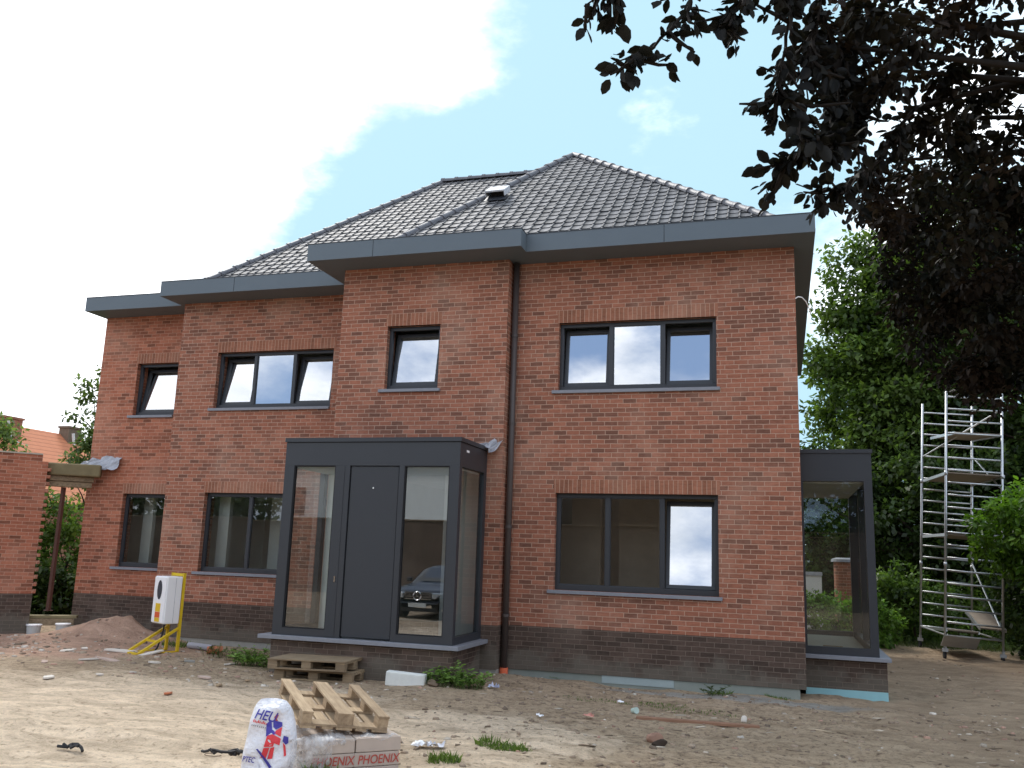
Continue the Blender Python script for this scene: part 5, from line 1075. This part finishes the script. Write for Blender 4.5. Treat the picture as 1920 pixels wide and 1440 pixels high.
# ------------------------------------------------------------------ across the street: what the glass mirrors
ow = thing('street_wall', 'long dark brown brick wall across the street mirrored in the entrance glass', 'wall', (-16, -24, -.1)); mb = MB(); mb.box(-40, 14, -24.3, -24, -.2, 3.0); mb.build('wall', M['plinth'], ow, uv=True); mb = MB(); mb.box(-40, 14, -24.36, -23.94, 3.001, 3.06); mb.build('coping', M['stone'], ow)
oh = thing('white_house', 'white rendered house across the street mirrored in the entrance glass', 'house', (-14, -33, -.1)); mb = MB(); mb.box(-27, -11.5, -38, -30, -.2, 6.2); mb.build('wall', M['white_wall'], oh)
mb = MB(); mb.quad((-27.4, -29.6, 6.0), (-11.1, -29.6, 6.0), (-14, -34, 8.6), (-24, -34, 8.6)); mb.quad((-27.4, -38.4, 6.0), (-24, -34, 8.6), (-14, -34, 8.6), (-11.1, -38.4, 6.0)); mb.build('roof', M['tile'] if False else M['ridge'], oh)
for x in (-25.5, -13.8):
    mb = MB(); mb.box(x, x+1.6, -29.995, -29.95, 3.4, 4.8); f_ = mb.build('window', M['alu'], oh); mb = MB(); mb.quad((x+.1, -29.94, 3.5), (x+1.5, -29.94, 3.5), (x+1.5, -29.94, 4.7), (x+.1, -29.94, 4.7)); mb.build('pane', M['car_glass'], f_)
bh = thing('brick_terrace', 'brown brick terrace across the street mirrored in the lower windows', 'house', (0, -32, -.1)); mb = MB(); mb.box(-10.5, -2, -38, -30, -.2, 6.0); mb.build('wall', M['plinth'], bh, uv=True); mb = MB(); mb.quad((-10.9, -29.6, 5.9), (-1.6, -29.6, 5.9), (-2, -34, 9), (-10.5, -34, 9)); mb.build('roof', M['ridge'], bh)
tree('big dark tree across the street mirrored in the glazed bay', 3.5, -29, [(2.5, -29, 4, 4, 2, 4), (7, -29, 5, 4, 2, 5), (-.5, -28, 3, 2, 1.5, 3)], 200, 60, .4, DARKG, .3, 41, rmin=.7, rmax=1.2)
tree('tall dark hedge across the street mirrored in the left lower windows', -38, -29, [(-34, -29, 3, 5, 1.5, 3), (-42, -29, 3, 5, 1.5, 3), (-50, -28, 3, 5, 1.5, 3), (-30, -29, 3, 3, 1.5, 3)], 220, 60, .4, DARKG, .2, 42, name='hedge', rmin=.7, rmax=1.2, cat='hedge', stem='stem')
tree('tall grassy green shrub just outside the far glass of the bay', 1.0, 9.2, [(.5, 9.2, .45, .8, .5, .75), (1.6, 9.4, .45, .8, .5, .7)], 75, 70, .11, [(.09, .19, .03), (.2, .34, .07)], .02, 43, name='bush', rmin=.18, rmax=.32, trunk_h=.5, cat='bush', stem='stem')
# parked car, nose to the porch
car = thing('parked_car', 'dark blue grey saloon car with chrome grille mirrored in the right porch glass', 'car', (-10.15, -14.9, -.13)); cx_, cyf = -10.15, -12.75
prof = [(0, .42, .62, .70), (.06, .30, .72, .84), (.35, .22, .80, .90), (.95, .2, .90, .90), (1.35, .2, .95, .90), (2.05, .2, 1.38, .92), (2.6, .2, 1.45, .92), (3.3, .2, 1.42, .92), (3.95, .2, 1.06, .91), (4.35, .24, 1.0, .88), (4.55, .4, .78, .78)]
mb = MB(); nsec = 12
for (d, zl, zt_, hw) in prof:
    cab = zt_ > 1.1; belt = min(zt_, .92); sec = [(hw*.82, zl), (hw, zl+.12), (hw, .62 if belt > .64 else (zl+belt)/2), (hw*.965, belt-.03)]
    sec += [(hw*.74, zt_-.06), (hw*.55, zt_)] if cab else [(hw*.86, zt_-.012), (hw*.5, zt_)]
    full = sec+[(-x, z) for x, z in reversed(sec)]
    for x, z in full: mb.v.append((cx_+x, cyf-d, z-.1))
for i_ in range(len(prof)-1):
    for k in range(nsec-1): a = i_*nsec+k; mb.f.append((a, a+1, a+nsec+1, a+nsec)); mb.m.append(0)
mb.f.append(tuple(range(nsec))); mb.m.append(0); e = (len(prof)-1)*nsec; mb.f.append(tuple(e+k for k in reversed(range(nsec)))); mb.m.append(0)
bd = mb.build('body', M['car'], car, smooth=True)
mb = MB(); mb.quad((cx_-.66, cyf-1.42, .90), (cx_+.66, cyf-1.42, .90), (cx_+.52, cyf-2.02, 1.245), (cx_-.52, cyf-2.02, 1.245)); mb.build('windscreen', M['car_glass'], car)
for s in (-1, 1):
    mb = MB(); mb.quad((cx_+s*.89, cyf-1.65, .86), (cx_+s*.89, cyf-3.6, .86), (cx_+s*.70, cyf-3.3, 1.24), (cx_+s*.70, cyf-2.1, 1.24)); mb.build('side_window', M['car_glass'], car)
    for d in (.85, 3.6):
        mb = MB(); mb.tube([(cx_+s*.70, cyf-d, .2), (cx_+s*.91, cyf-d, .2)], .32, 20); wh = mb.build('wheel', M['rubber'], car); mb = MB(); mb.tube([(cx_+s*.905, cyf-d, .2), (cx_+s*.925, cyf-d, .2)], .2, 14); mb.build('rim', M['chrome'], wh)
    mb = MB(); T = Matrix.Translation(Vector((cx_+s*.60, cyf-.07, .535))) @ Matrix.Rotation(R(-24*s), 4, 'Z'); mb.box(-.19, .19, -.09, .05, -.08, .09, 0, T); mb.build('headlight', M['lamp'], car, bevel=.03)
    mb = MB(); mb.box(cx_+s*.93, cx_+s*1.08, cyf-1.75, cyf-1.62, .86, .99); mb.build('mirror', M['car'], car, bevel=.02)
mb = MB(); mb.box(cx_-.40, cx_+.40, cyf-.02, cyf+.025, .42, .64); gr = mb.build('grille', M['grill'], car, bevel=.02)
mb = MB()
for z in (.45, .51, .57, .62): mb.box(cx_-.40, cx_+.40, cyf+.026, cyf+.04, z-.012, z+.012)
mb.build('grille_bar', M['chrome'], gr)
mb = MB(); c0 = Vector((cx_, cyf+.055, .53)); rr = .115
mb.tube([c0+Vector((rr*math.cos(a), 0, rr*math.sin(a))) for a in np.linspace(0, 2*math.pi, 25)], .014, 6)
for a in (90, 210, 330): mb.bar(c0, c0+Vector((rr*math.cos(R(a)), 0, rr*math.sin(R(a)))), .022)
mb.build('emblem', M['chrome'], gr)
mb = MB(); mb.box(cx_-.27, cx_+.27, cyf+.02, cyf+.035, .22, .33); mb.build('number_plate', M['bucket'], car)
mb = MB(); mb.box(cx_-.6, cx_+.6, cyf-.05, cyf+.0, .10, .20); mb.build('air_intake', M['grill'], car)
